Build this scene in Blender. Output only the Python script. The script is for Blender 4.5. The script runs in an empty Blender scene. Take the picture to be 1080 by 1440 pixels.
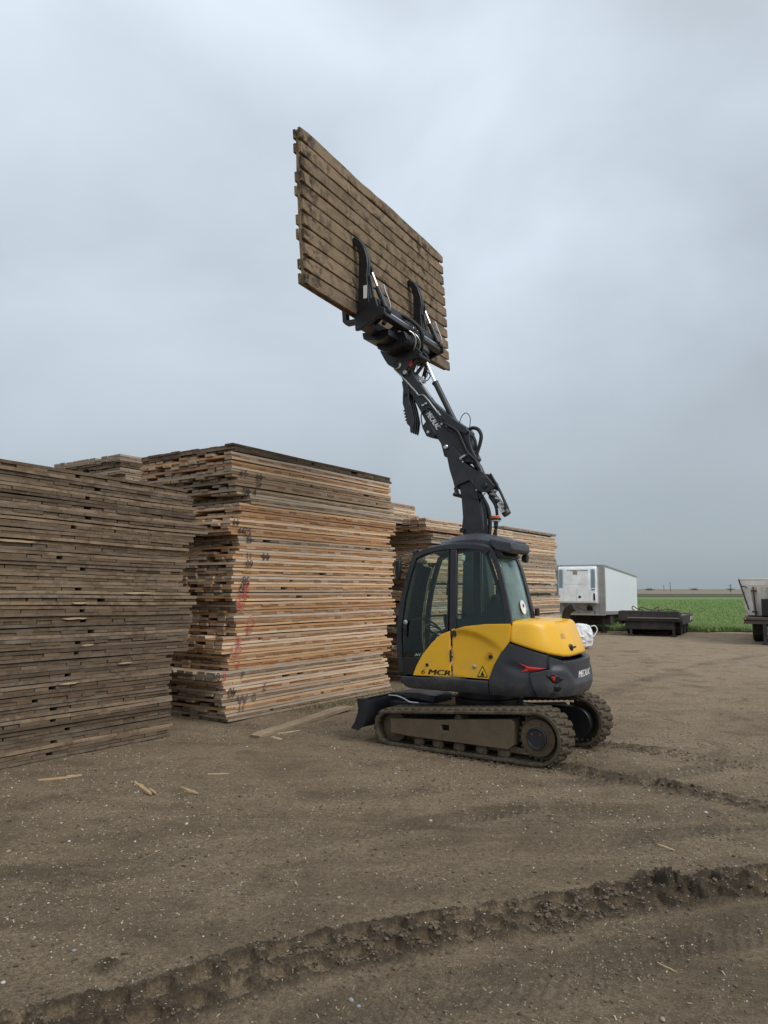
import bpy, bmesh, math, random
import numpy as np
from mathutils import Vector, Matrix

R = math.radians
random.seed(7)
rng = np.random.default_rng(11)
scene = bpy.context.scene
col = scene.collection

# ------------------------------------------------------------------ camera
cam_d = bpy.data.cameras.new('camera')
cam_d.sensor_fit = 'VERTICAL'
cam_d.sensor_height = 24.0
cam_d.lens = 24.0 * 1040 / 1440
cam_d.clip_start = 0.05
cam_d.clip_end = 9000
cam = bpy.data.objects.new('camera', cam_d)
cam.location = (0, 0, 2.1)
cam.rotation_euler = (R(90) + math.atan(108 / 1040), 0, 0)
col.objects.link(cam)
scene.camera = cam

# ------------------------------------------------------------------ overcast sky
SUN_ELEV, SUN_AZ = R(44), math.atan2(0.72, -0.69)      # azimuth measured from +Y towards +X
world = bpy.data.worlds.new('World')
scene.world = world
world.use_nodes = True
wt = world.node_tree
wt.nodes.clear()


def nd(tree, t, **kw):
    n = tree.nodes.new(t)
    for k, v in kw.items():
        setattr(n, k, v)
    return n


def ramp(node, stops):
    cr = node.color_ramp
    while len(cr.elements) > len(stops):
        cr.elements.remove(cr.elements[-1])
    while len(cr.elements) < len(stops):
        cr.elements.new(0.5)
    for e, (p, c) in zip(cr.elements, stops):
        e.position = p
        e.color = (c[0], c[1], c[2], 1) if hasattr(c, '__len__') else (c, c, c, 1)


w_out = nd(wt, 'ShaderNodeOutputWorld')
w_bg = nd(wt, 'ShaderNodeBackground')
w_tc = nd(wt, 'ShaderNodeTexCoord')
w_sep = nd(wt, 'ShaderNodeSeparateXYZ')
wt.links.new(w_tc.outputs['Generated'], w_sep.inputs[0])
w_grad = nd(wt, 'ShaderNodeValToRGB')
ramp(w_grad, [(0.0, (.300, .352, .385)), (.05, (.352, .406, .446)), (.16, (.432, .490, .545)),
              (.32, (.520, .590, .665)), (.52, (.600, .680, .765)), (.75, (.665, .738, .818)), (1, (.68, .75, .825))])
wt.links.new(w_sep.outputs['Z'], w_grad.inputs[0])
w_map = nd(wt, 'ShaderNodeMapping')
w_map.inputs['Scale'].default_value = (1.5, 1.5, 2.3)
w_map.inputs['Location'].default_value = (.35, .1, .6)
wt.links.new(w_tc.outputs['Generated'], w_map.inputs[0])
w_n = nd(wt, 'ShaderNodeTexNoise')
w_n.inputs['Scale'].default_value = 1.35
w_n.inputs['Detail'].default_value = 5
w_n.inputs['Roughness'].default_value = .48
w_n.inputs['Distortion'].default_value = .35
wt.links.new(w_map.outputs[0], w_n.inputs['Vector'])
w_nr = nd(wt, 'ShaderNodeMapRange')
w_nr.inputs['From Min'].default_value = .28
w_nr.inputs['From Max'].default_value = .72
w_nr.inputs['To Min'].default_value = .76
w_nr.inputs['To Max'].default_value = 1.30
wt.links.new(w_n.outputs['Fac'], w_nr.inputs['Value'])
# the deck flattens to an even grey towards the horizon
w_hf = nd(wt, 'ShaderNodeMapRange')
w_hf.inputs['From Min'].default_value = .05
w_hf.inputs['From Max'].default_value = .40
w_hf.inputs['To Min'].default_value = .12
w_hf.inputs['To Max'].default_value = 1.0
wt.links.new(w_sep.outputs['Z'], w_hf.inputs['Value'])
w_mf = nd(wt, 'ShaderNodeMix', data_type='FLOAT')
w_mf.inputs[2].default_value = 1.0
wt.links.new(w_hf.outputs[0], w_mf.inputs[0])
wt.links.new(w_nr.outputs[0], w_mf.inputs[3])
w_mul = nd(wt, 'ShaderNodeVectorMath', operation='SCALE')
wt.links.new(w_grad.outputs[0], w_mul.inputs[0])
wt.links.new(w_mf.outputs[0], w_mul.inputs['Scale'])
w_sky = nd(wt, 'ShaderNodeTexSky', sky_type='NISHITA', sun_disc=False)
w_sky.sun_elevation = SUN_ELEV
w_sky.sun_rotation = SUN_AZ
w_sks = nd(wt, 'ShaderNodeVectorMath', operation='SCALE')
w_sks.inputs['Scale'].default_value = .06
wt.links.new(w_sky.outputs[0], w_sks.inputs[0])
w_mix = nd(wt, 'ShaderNodeMix', data_type='RGBA')
w_mix.inputs[0].default_value = .93
wt.links.new(w_sks.outputs[0], w_mix.inputs[6])
wt.links.new(w_mul.outputs[0], w_mix.inputs[7])
wt.links.new(w_mix.outputs[2], w_bg.inputs['Color'])
w_bg.inputs['Strength'].default_value = .84
wt.links.new(w_bg.outputs[0], w_out.inputs['Surface'])

sun_d = bpy.data.lights.new('sun', 'SUN')
sun_d.energy = 1.5
sun_d.angle = R(34)
sun_d.color = (1.0, .965, .92)
sun = bpy.data.objects.new('sun', sun_d)
sdir = Vector((math.sin(SUN_AZ) * math.cos(SUN_ELEV), math.cos(SUN_AZ) * math.cos(SUN_ELEV), math.sin(SUN_ELEV)))
sun.rotation_euler = sdir.to_track_quat('Z', 'Y').to_euler()
sun.location = sdir * 60
col.objects.link(sun)

vs = scene.view_settings
vs.view_transform = 'Standard'
vs.look = 'None'
vs.exposure = 0.4
vs.gamma = 1.0
vs.use_curve_mapping = False
scene.render.engine = 'CYCLES'
scene.cycles.transparent_max_bounces = 24
scene.cycles.max_bounces = 8

# ------------------------------------------------------------------ helpers


def tag(o, label=None, cat=None, group=None, kind=None):
    if label: o['label'] = label
    if cat: o['category'] = cat
    if group: o['group'] = group
    if kind: o['kind'] = kind
    return o


def empty(name, loc=(0, 0, 0), rot=(0, 0, 0)):
    o = bpy.data.objects.new(name, None)
    o.empty_display_size = .1
    o.location = loc
    o.rotation_euler = rot
    col.objects.link(o)
    return o


def link(name, me, mat=None, parent=None):
    if mat is not None and len(me.materials) == 0:
        me.materials.append(mat)
    o = bpy.data.objects.new(name, me)
    col.objects.link(o)
    if parent is not None:
        o.parent = parent
    return o


def smooth_path(pts, n=6):
    P = [Vector(p) for p in pts]
    if len(P) < 3:
        return P
    out = []
    Q = [P[0] * 2 - P[1]] + P + [P[-1] * 2 - P[-2]]
    for i in range(1, len(Q) - 2):
        a, b, c, d = Q[i - 1], Q[i], Q[i + 1], Q[i + 2]
        for k in range(n):
            t = k / n
            out.append(.5 * ((2 * b) + (c - a) * t + (2 * a - 5 * b + 4 * c - d) * t * t + (3 * b - a - 3 * c + d) * t ** 3))
    out.append(P[-1])
    return out


class MB:
    """collects shapes and links them as one mesh object"""

    def __init__(self):
        self.v, self.f = [], []

    def add(self, vs_, fs):
        k = len(self.v)
        self.v += [tuple(p) for p in vs_]
        self.f += [tuple(i + k for i in q) for q in fs]
        return self

    def box(self, x0, x1, y0, y1, z0, z1):
        return self.add([(x, y, z) for z in (z0, z1) for y in (y0, y1) for x in (x0, x1)],
                        [(0, 2, 3, 1), (4, 5, 7, 6), (0, 1, 5, 4), (2, 6, 7, 3), (0, 4, 6, 2), (1, 3, 7, 5)])

    def prism(self, poly, y0, y1):
        """polygon in x-z, extruded along y"""
        n = len(poly)
        return self.add([(x, y0, z) for x, z in poly] + [(x, y1, z) for x, z in poly],
                        [tuple(range(n)), tuple(range(2 * n - 1, n - 1, -1))] +
                        [((i + 1) % n, i, n + i, n + (i + 1) % n) for i in range(n)])

    def bar(self, p0, p1, w, h, up=(0, 0, 1)):
        p0, p1 = Vector(p0), Vector(p1)
        d = (p1 - p0).normalized()
        s = d.cross(Vector(up))
        if s.length < 1e-4:
            s = d.cross(Vector((0, 1, 0)))
        s.normalize()
        u = s.cross(d)
        vs_ = [p + s * a * w / 2 + u * b * h / 2 for p in (p0, p1) for a, b in ((-1, -1), (1, -1), (1, 1), (-1, 1))]
        return self.add(vs_, [(0, 1, 2, 3), (7, 6, 5, 4), (1, 0, 4, 5), (2, 1, 5, 6), (3, 2, 6, 7), (0, 3, 7, 4)])

    def tube(self, path, r, n=8, smooth=0):
        P = smooth_path(path, smooth) if smooth else [Vector(p) for p in path]
        rings = []
        side = None
        for i, p in enumerate(P):
            d = (P[min(i + 1, len(P) - 1)] - P[max(i - 1, 0)]).normalized()
            if side is None:
                side = d.cross(Vector((0.13, .29, .95)))
                if side.length < .1:
                    side = d.cross(Vector((1, 0, 0)))
            side = (side - d * side.dot(d)).normalized()
            u = d.cross(side)
            rr = r(i / (len(P) - 1)) if callable(r) else r
            rings.append([p + (side * math.cos(2 * math.pi * k / n) + u * math.sin(2 * math.pi * k / n)) * rr for k in range(n)])
        fs = []
        for i in range(len(P) - 1):
            for k in range(n):
                fs.append((i * n + k, i * n + (k + 1) % n, (i + 1) * n + (k + 1) % n, (i + 1) * n + k))
        fs.append(tuple(range(n - 1, -1, -1)))
        fs.append(tuple((len(P) - 1) * n + k for k in range(n)))
        return self.add([q for r_ in rings for q in r_], fs)

    def lathe(self, prof, o, axis=(0, 0, 1), n=24):
        """prof: (radius, height) along the axis from o"""
        a = Vector(axis).normalized()
        s = a.cross(Vector((1, 0, 0)))
        if s.length < .1:
            s = a.cross(Vector((0, 1, 0)))
        s.normalize()
        u = a.cross(s)
        o = Vector(o)
        vs_ = [o + a * h + (s * math.cos(2 * math.pi * k / n) + u * math.sin(2 * math.pi * k / n)) * max(r, 1e-4)
               for r, h in prof for k in range(n)]
        fs = [(i * n + k, i * n + (k + 1) % n, (i + 1) * n + (k + 1) % n, (i + 1) * n + k)
              for i in range(len(prof) - 1) for k in range(n)]
        fs += [tuple(range(n - 1, -1, -1)), tuple((len(prof) - 1) * n + k for k in range(n))]
        return self.add(vs_, fs)

    def strip(self, path, w, y0, y1):
        """flat bar of width w swept along a polyline in x-z, spanning y0..y1; the path is its outer edge"""
        n = len(path)
        inn = []
        for i in range(n):
            a = Vector(path[max(i - 1, 0)]); b = Vector(path[i]); c = Vector(path[min(i + 1, n - 1)])
            d = (c - a).normalized()
            nn = Vector((-d.y, d.x))
            inn.append(b + nn * w)
        vs_ = []
        for p, q in zip(path, inn):
            vs_ += [(p[0], y0, p[1]), (q.x, y0, q.y), (q.x, y1, q.y), (p[0], y1, p[1])]
        fs = []
        for i in range(n - 1):
            for k in range(4):
                fs.append((i * 4 + k, i * 4 + (k + 1) % 4, (i + 1) * 4 + (k + 1) % 4, (i + 1) * 4 + k))
        fs += [(3, 2, 1, 0), tuple((n - 1) * 4 + k for k in range(4))]
        return self.add(vs_, fs)

    def mesh(self, name, M=None, fn=None, angle=38):
        me = bpy.data.meshes.new(name)
        V = [Vector(p) for p in self.v]
        if fn: V = [Vector(fn(*p)) for p in V]
        if M is not None: V = [M @ p for p in V]
        me.from_pydata(V, [], self.f)
        bm = bmesh.new()
        bm.from_mesh(me)
        bmesh.ops.recalc_face_normals(bm, faces=bm.faces)
        bm.to_mesh(me)
        bm.free()
        me.polygons.foreach_set('use_smooth', [True] * len(me.polygons))
        me.set_sharp_from_angle(angle=R(angle))
        return me

    def build(self, name, mat, parent=None, bevel=0, M=None, fn=None, seg=2, angle=38):
        o = link(name, self.mesh(name, M, fn, angle), mat, parent)
        if bevel:
            b = o.modifiers.new('bevel', 'BEVEL')
            b.width = bevel
            b.segments = seg
            b.limit_method = 'ANGLE'
            b.angle_limit = R(40)
        return o


def text_data(s, size=1.0, shear=0.0, bold=0.0, spacing=1.0):
    """lettering as flat faces: list of vertices (x, y) and faces"""
    cu = bpy.data.curves.new('lettering', 'FONT')
    cu.body = s
    cu.size = size
    cu.shear = shear
    cu.offset = bold
    cu.space_character = spacing
    cu.resolution_u = 3
    o = bpy.data.objects.new('lettering', cu)
    col.objects.link(o)
    dg = bpy.context.evaluated_depsgraph_get()
    me = bpy.data.meshes.new_from_object(o.evaluated_get(dg))
    vs_ = [(p.co.x, p.co.y) for p in me.vertices]
    fs = [tuple(p.vertices) for p in me.polygons]
    bpy.data.objects.remove(o)
    bpy.data.curves.remove(cu)
    bpy.data.meshes.remove(me)
    return vs_, fs


def flat_mesh(name, vs_, fs, mat, parent, fn):
    me = bpy.data.meshes.new(name)
    me.from_pydata([fn(*p) for p in vs_], [], fs)
    return link(name, me, mat, parent)


# ------------------------------------------------------------------ materials


def material(name):
    m = bpy.data.materials.new(name)
    m.use_nodes = True
    t = m.node_tree
    b = t.nodes['Principled BSDF']
    return m, t, b


def noise(t, vec, scale, detail=4, rough=.55, dist=0):
    n = nd(t, 'ShaderNodeTexNoise')
    n.inputs['Scale'].default_value = scale
    n.inputs['Detail'].default_value = detail
    n.inputs['Roughness'].default_value = rough
    n.inputs['Distortion'].default_value = dist
    if vec is not None: t.links.new(vec, n.inputs['Vector'])
    return n.outputs['Fac']


def mrange(t, v, a, b, c=0, d=1):
    n = nd(t, 'ShaderNodeMapRange')
    for k, x in zip(('From Min', 'From Max', 'To Min', 'To Max'), (a, b, c, d)):
        n.inputs[k].default_value = x
    t.links.new(v, n.inputs['Value'])
    return n.outputs[0]


def mixc(t, fac, a, b):
    n = nd(t, 'ShaderNodeMix', data_type='RGBA')
    for s, x in ((0, fac), (6, a), (7, b)):
        if isinstance(x, (int, float)):
            n.inputs[s].default_value = x
        elif isinstance(x, tuple):
            n.inputs[s].default_value = (x[0], x[1], x[2], 1)
        else:
            t.links.new(x, n.inputs[s])
    return n.outputs[2]


def math_n(t, op, a, b=None):
    n = nd(t, 'ShaderNodeMath', operation=op)
    for s, x in ((0, a), (1, b)):
        if x is None: continue
        if isinstance(x, (int, float)): n.inputs[s].default_value = x
        else: t.links.new(x, n.inputs[s])
    return n.outputs[0]


def bump(t, b, h, strength, dist=.01):
    n = nd(t, 'ShaderNodeBump')
    n.inputs['Strength'].default_value = strength
    n.inputs['Distance'].default_value = dist
    t.links.new(h, n.inputs['Height'])
    t.links.new(n.outputs[0], b.inputs['Normal'])


def simple(name, c, rough=.5, metal=0, dust=None, dust_amt=.3, dust_scale=5, var=.12, bmp=0, spec=.5, dust_z=None):
    """paint or metal with a little unevenness and a film of dust"""
    m, t, b = material(name)
    tc = nd(t, 'ShaderNodeTexCoord').outputs['Object']
    n1 = noise(t, tc, 3.1, 5)
    base = mixc(t, mrange(t, n1, .3, .7), tuple(x * (1 - var) for x in c), tuple(min(1, x * (1 + var)) for x in c))
    if dust:
        n2 = noise(t, tc, dust_scale, 8, .65, .4)
        fac = mrange(t, n2, .45, .75, 0, dust_amt)
        if dust_z:
            sz = nd(t, 'ShaderNodeSeparateXYZ'); t.links.new(tc, sz.inputs[0])
            fac = math_n(t, 'MULTIPLY', fac, mrange(t, sz.outputs['Z'], dust_z[0], dust_z[1], .08, 1))
        base = mixc(t, fac, base, dust)
    t.links.new(base, b.inputs['Base Color'])
    t.links.new(mrange(t, noise(t, tc, 22, 4), .3, .7, rough * .85, min(1, rough * 1.15)), b.inputs['Roughness'])
    b.inputs['Metallic'].default_value = metal
    b.inputs['Specular IOR Level'].default_value = spec
    if bmp: bump(t, b, noise(t, tc, 60, 5), bmp, .004)
    return m


MUD = (.095, .074, .052)
DUST = (.20, .165, .125)
M_dark = simple('charcoal_paint', (.019, .021, .027), .40, dust=DUST, dust_amt=.10)
M_dark2 = simple('black_steel', (.009, .010, .013), .36, dust=DUST, dust_amt=.06)
M_plastic = simple('grey_plastic_cover', (.038, .041, .050), .45, dust=DUST, dust_amt=.5, dust_scale=7, dust_z=(1.08, .80))
M_yellow = simple('yellow_paint', (.86, .47, .022), .33, dust=(.50, .34, .14), dust_amt=.45, var=.03, dust_z=(1.75, .95))
M_red = simple('red_trim', (.52, .025, .02), .35, var=.05)
M_reddim = simple('dusty_red', (.22, .04, .03), .6, dust=MUD, dust_amt=.7)
M_rubber = simple('black_rubber', (.014, .014, .015), .6)
M_track = simple('muddy_rubber', (.070, .056, .040), .85, dust=(.175, .138, .095), dust_amt=.8, dust_scale=9, bmp=.6, spec=.2)
M_mudsteel = simple('mud_caked_steel', (.140, .108, .072), .9, dust=(.085, .066, .045), dust_amt=.7, dust_scale=7, bmp=.5, spec=.15)
M_chrome = simple('chromed_rod', (.80, .80, .80), .12, 1.0, var=.02)
M_steel = simple('zinc_steel', (.55, .55, .54), .35, .9)
M_white = simple('white_decal', (.80, .80, .79), .45, var=.02)
M_black = simple('black_decal', (.012, .012, .013), .45, var=.02)
M_orange = simple('orange_beacon_lens', (.85, .14, .03), .2)
M_seat = simple('dark_upholstery', (.02, .021, .024), .8)
M_bluebag = simple('pale_blue_plastic', (.45, .55, .62), .35)
M_hole = simple('inside_of_slot', (.01, .01, .01), .9)

def glass_mat(name, tint, film=0):
    m, t, b = material(name)
    t.nodes.remove(b)
    out = t.nodes['Material Output']
    tr = nd(t, 'ShaderNodeBsdfTransparent')
    tr.inputs[0].default_value = (*tint, 1)
    gl = nd(t, 'ShaderNodeBsdfGlossy')
    gl.inputs['Roughness'].default_value = .03
    gl.inputs['Color'].default_value = (.9, .95, .95, 1)
    fr = nd(t, 'ShaderNodeFresnel')
    fr.inputs['IOR'].default_value = 1.36
    mx = nd(t, 'ShaderNodeMixShader')
    t.links.new(fr.outputs[0], mx.inputs[0])
    t.links.new(tr.outputs[0], mx.inputs[1])
    t.links.new(gl.outputs[0], mx.inputs[2])
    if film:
        df = nd(t, 'ShaderNodeBsdfDiffuse'); df.inputs[0].default_value = (.55, .68, .66, 1)  # pale teal diffuse, a painted sheen of sky on the pane
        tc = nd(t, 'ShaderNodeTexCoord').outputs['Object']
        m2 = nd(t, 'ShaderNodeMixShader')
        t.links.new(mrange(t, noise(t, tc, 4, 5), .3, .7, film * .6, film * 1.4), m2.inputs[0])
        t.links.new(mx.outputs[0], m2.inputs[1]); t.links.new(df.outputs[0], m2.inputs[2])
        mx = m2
    t.links.new(mx.outputs[0], out.inputs['Surface'])
    return m


M_glass = glass_mat('tinted_cab_glass', (.84, .90, .875), 0)
M_glasssheen = glass_mat('rear_glass_painted_sheen', (.84, .91, .89), .12)  # rear pane: reflected sky painted in as a pale film


def wood_mat(name, pal, end_c, grey_c, grey, stain=None, stain_amt=0, rough=.85):
    """sawn planks: 'gc' holds plank coordinates (x along the grain), 'endg' marks end grain, 'rnd' varies joined planks"""
    m, t, b = material(name)
    a = nd(t, 'ShaderNodeAttribute', attribute_name='gc')
    oi = nd(t, 'ShaderNodeObjectInfo')
    ar = nd(t, 'ShaderNodeAttribute', attribute_name='rnd')
    rnd = math_n(t, 'FRACT', math_n(t, 'ADD', oi.outputs['Random'], ar.outputs['Fac']))
    off = nd(t, 'ShaderNodeCombineXYZ')
    for i in range(3):
        t.links.new(math_n(t, 'MULTIPLY', rnd, (57., 31., 83.)[i]), off.inputs[i])
    va = nd(t, 'ShaderNodeVectorMath', operation='ADD')
    t.links.new(a.outputs['Vector'], va.inputs[0])
    t.links.new(off.outputs[0], va.inputs[1])
    mp = nd(t, 'ShaderNodeMapping')
    mp.inputs['Scale'].default_value = (1.3, 17, 17)
    t.links.new(va.outputs[0], mp.inputs[0])
    gr = noise(t, mp.outputs[0], 2.6, 6, .62, .6)
    blot = noise(t, va.outputs[0], 3.2, 5, .6)
    rp = nd(t, 'ShaderNodeValToRGB')
    n = len(pal)
    ramp(rp, [(i / n, c) for i, c in enumerate(pal)])
    rp.color_ramp.interpolation = 'CONSTANT'
    t.links.new(rnd, rp.inputs[0])
    base = rp.outputs[0]
    base = mixc(t, mrange(t, gr, .38, .72, 0, .5), base, tuple(x * .45 for x in pal[0]))
    g2 = mrange(t, blot, .5 - grey * .35, .8 - grey * .3, 0, .85)
    rnd2 = math_n(t, 'FRACT', math_n(t, 'MULTIPLY', rnd, 7.31))
    base = mixc(t, math_n(t, 'MULTIPLY', g2, math_n(t, 'MULTIPLY', math_n(t, 'ADD', rnd2, grey * .6), 1.0)), base, grey_c)
    ae = nd(t, 'ShaderNodeAttribute', attribute_name='endg')
    base = mixc(t, math_n(t, 'MULTIPLY', ae.outputs['Fac'], math_n(t, 'ADD', .45, math_n(t, 'MULTIPLY', rnd2, .5))), base, end_c)
    if stain:
        tc = nd(t, 'ShaderNodeTexCoord').outputs['Object']
        s1 = noise(t, va.outputs[0], 5.5, 9, .68, .5)
        s2 = noise(t, tc, 1.1, 4, .6)
        base = mixc(t, math_n(t, 'MULTIPLY', mrange(t, s1, .46, .58), mrange(t, s2, .38, .58, .15, stain_amt)), base, stain)
    t.links.new(base, b.inputs['Base Color'])
    b.inputs['Roughness'].default_value = rough
    b.inputs['Specular IOR Level'].default_value = .2
    bump(t, b, gr, .6, .006)
    return m


OLD_PAL = [(.155, .106, .067), (.228, .160, .104), (.172, .128, .090), (.105, .074, .050), (.285, .202, .132), (.185, .132, .088), (.33, .236, .152), (.140, .104, .072)]
M_oldwood = wood_mat('weathered_timber', OLD_PAL, (.140, .098, .062), (.220, .186, .150), .30, stain=(.055, .038, .025), stain_amt=.55)
NEW_PAL = [(.66, .43, .245), (.76, .54, .345), (.52, .28, .13), (.72, .56, .41), (.62, .35, .165), (.78, .58, .39), (.50, .35, .23), (.70, .44, .23), (.40, .22, .115), (.62, .52, .42)]
M_newwood = wood_mat('fresh_sawn_timber', NEW_PAL, (.29, .235, .18), (.46, .425, .38), .10)
M_newcross = wood_mat('fresh_sawn_end_grain', NEW_PAL, (.27, .128, .060), (.38, .33, .28), .08)
MIX_PAL = [(.46, .32, .205), (.55, .39, .25), (.36, .25, .16), (.50, .40, .29), (.42, .30, .19), (.56, .45, .33)]
M_mixwood = wood_mat('part_weathered_timber', MIX_PAL, (.21, .185, .155), (.36, .33, .29), .32)
M_mixcross = wood_mat('part_weathered_end_grain', MIX_PAL, (.20, .115, .068), (.28, .24, .20), .22)
M_muddywood = wood_mat('muddy_timber', [(.235, .168, .104), (.290, .210, .134), (.205, .148, .093), (.265, .192, .122)],
                       (.26, .19, .12), (.21, .17, .125), .25, stain=(.060, .045, .032), stain_amt=1.0)

# ------------------------------------------------------------------ ground


def vnoise(x, y, seed=0):
    xi = np.floor(x).astype(np.int64); yi = np.floor(y).astype(np.int64)
    fx = x - xi; fy = y - yi
    fx = fx * fx * (3 - 2 * fx); fy = fy * fy * (3 - 2 * fy)

    def h(a, b):
        n = (a * 374761393 + b * 668265263 + seed * 1442695041) & 0x7fffffff
        n = ((n ^ (n >> 13)) * 1274126177) & 0x7fffffff
        n = n ^ (n >> 16)
        return (n & 0xffff) / 65535.0
    return (h(xi, yi) * (1 - fx) + h(xi + 1, yi) * fx) * (1 - fy) + (h(xi, yi + 1) * (1 - fx) + h(xi + 1, yi + 1) * fx) * fy


def fbm(x, y, oct=4, seed=0, gain=.5):
    s = np.zeros_like(x); a = 1; tot = 0
    for k in range(oct):
        s += a * vnoise(x * 2 ** k, y * 2 ** k, seed + k * 17); tot += a; a *= gain
    return s / tot - .5


def sm(a, b, x):
    t = np.clip((x - a) / (b - a), 0, 1)
    return t * t * (3 - 2 * t)


TYRE = [(-2.6, 3.2), (-1.63, 3.77), (-1.25, 3.95), (-.81, 4.25), (-.08, 4.66), (.45, 4.90), (1.02, 5.07), (1.77, 5.35), (2.8, 5.64), (4.0, 5.9)]
PRINT_NEAR = [(1.55, 9.35), (2.09, 8.98), (2.42, 8.64), (2.85, 8.27), (3.14, 8.05), (3.71, 7.41), (4.4, 6.7), (5.4, 5.8)]
PRINT_FAR = [(2.6, 10.6), (2.99, 10.3), (3.35, 9.94), (3.76, 9.57), (4.44, 8.81), (5.3, 7.9), (6.4, 6.9)]
ARCS = [([(-4.6, 6.2), (-2.9, 5.75), (-1.67, 6.05), (-.84, 6.42), (0.0, 6.85), (1.0, 7.3)], .24, .016),
        ([(-4.4, 4.6), (-2.9, 5.3), (-1.4, 6.05), (.1, 6.45), (1.6, 6.45), (3.4, 6.9), (5, 7.6)], .20, .012), ([(-.2, 3.9), (.05, 4.1), (1.0, 4.35), (1.75, 4.75), (2.8, 5.1), (4, 5.4)], .28, .012),
        ([(-1.6, 7.6), (-.4, 7.9), (.8, 8.05), (2.6, 8.5), (4.6, 9.3), (7, 10.5)], .24, .012), ([(-3.4, 5.5), (-2.2, 6.2), (-1.0, 7.2), (.2, 7.9)], .20, .014),
        ([(2.9, 12.2), (4.9, 15.8), (8.2, 20.0), (12, 24)], .3, .014), ([(9, 29), (7.5, 20), (8, 16), (10, 15)], .3, .014)]


def path_coords(px, py, path, lim):
    P = np.array([tuple(p)[:2] for p in smooth_path([(a, b, 0) for a, b in path], 14)])
    seg = np.hypot(*np.diff(P, axis=0).T)
    S = np.concatenate([[0], np.cumsum(seg)])
    T = np.gradient(P, axis=0); T /= np.hypot(T[:, 0], T[:, 1])[:, None]
    lo = P.min(0) - lim; hi = P.max(0) + lim
    idx = np.where((px > lo[0]) & (px < hi[0]) & (py > lo[1]) & (py < hi[1]))[0]
    best = np.full(len(idx), 1e9); bi = np.zeros(len(idx), int)
    for k in range(len(P)):
        d2 = (px[idx] - P[k, 0]) ** 2 + (py[idx] - P[k, 1]) ** 2
        m = d2 < best
        best[m] = d2[m]; bi[m] = k
    dx = px[idx] - P[bi, 0]; dy = py[idx] - P[bi, 1]
    along = S[bi] + dx * T[bi, 0] + dy * T[bi, 1]
    lat = -dx * T[bi, 1] + dy * T[bi, 0]
    return idx, along, lat


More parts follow.
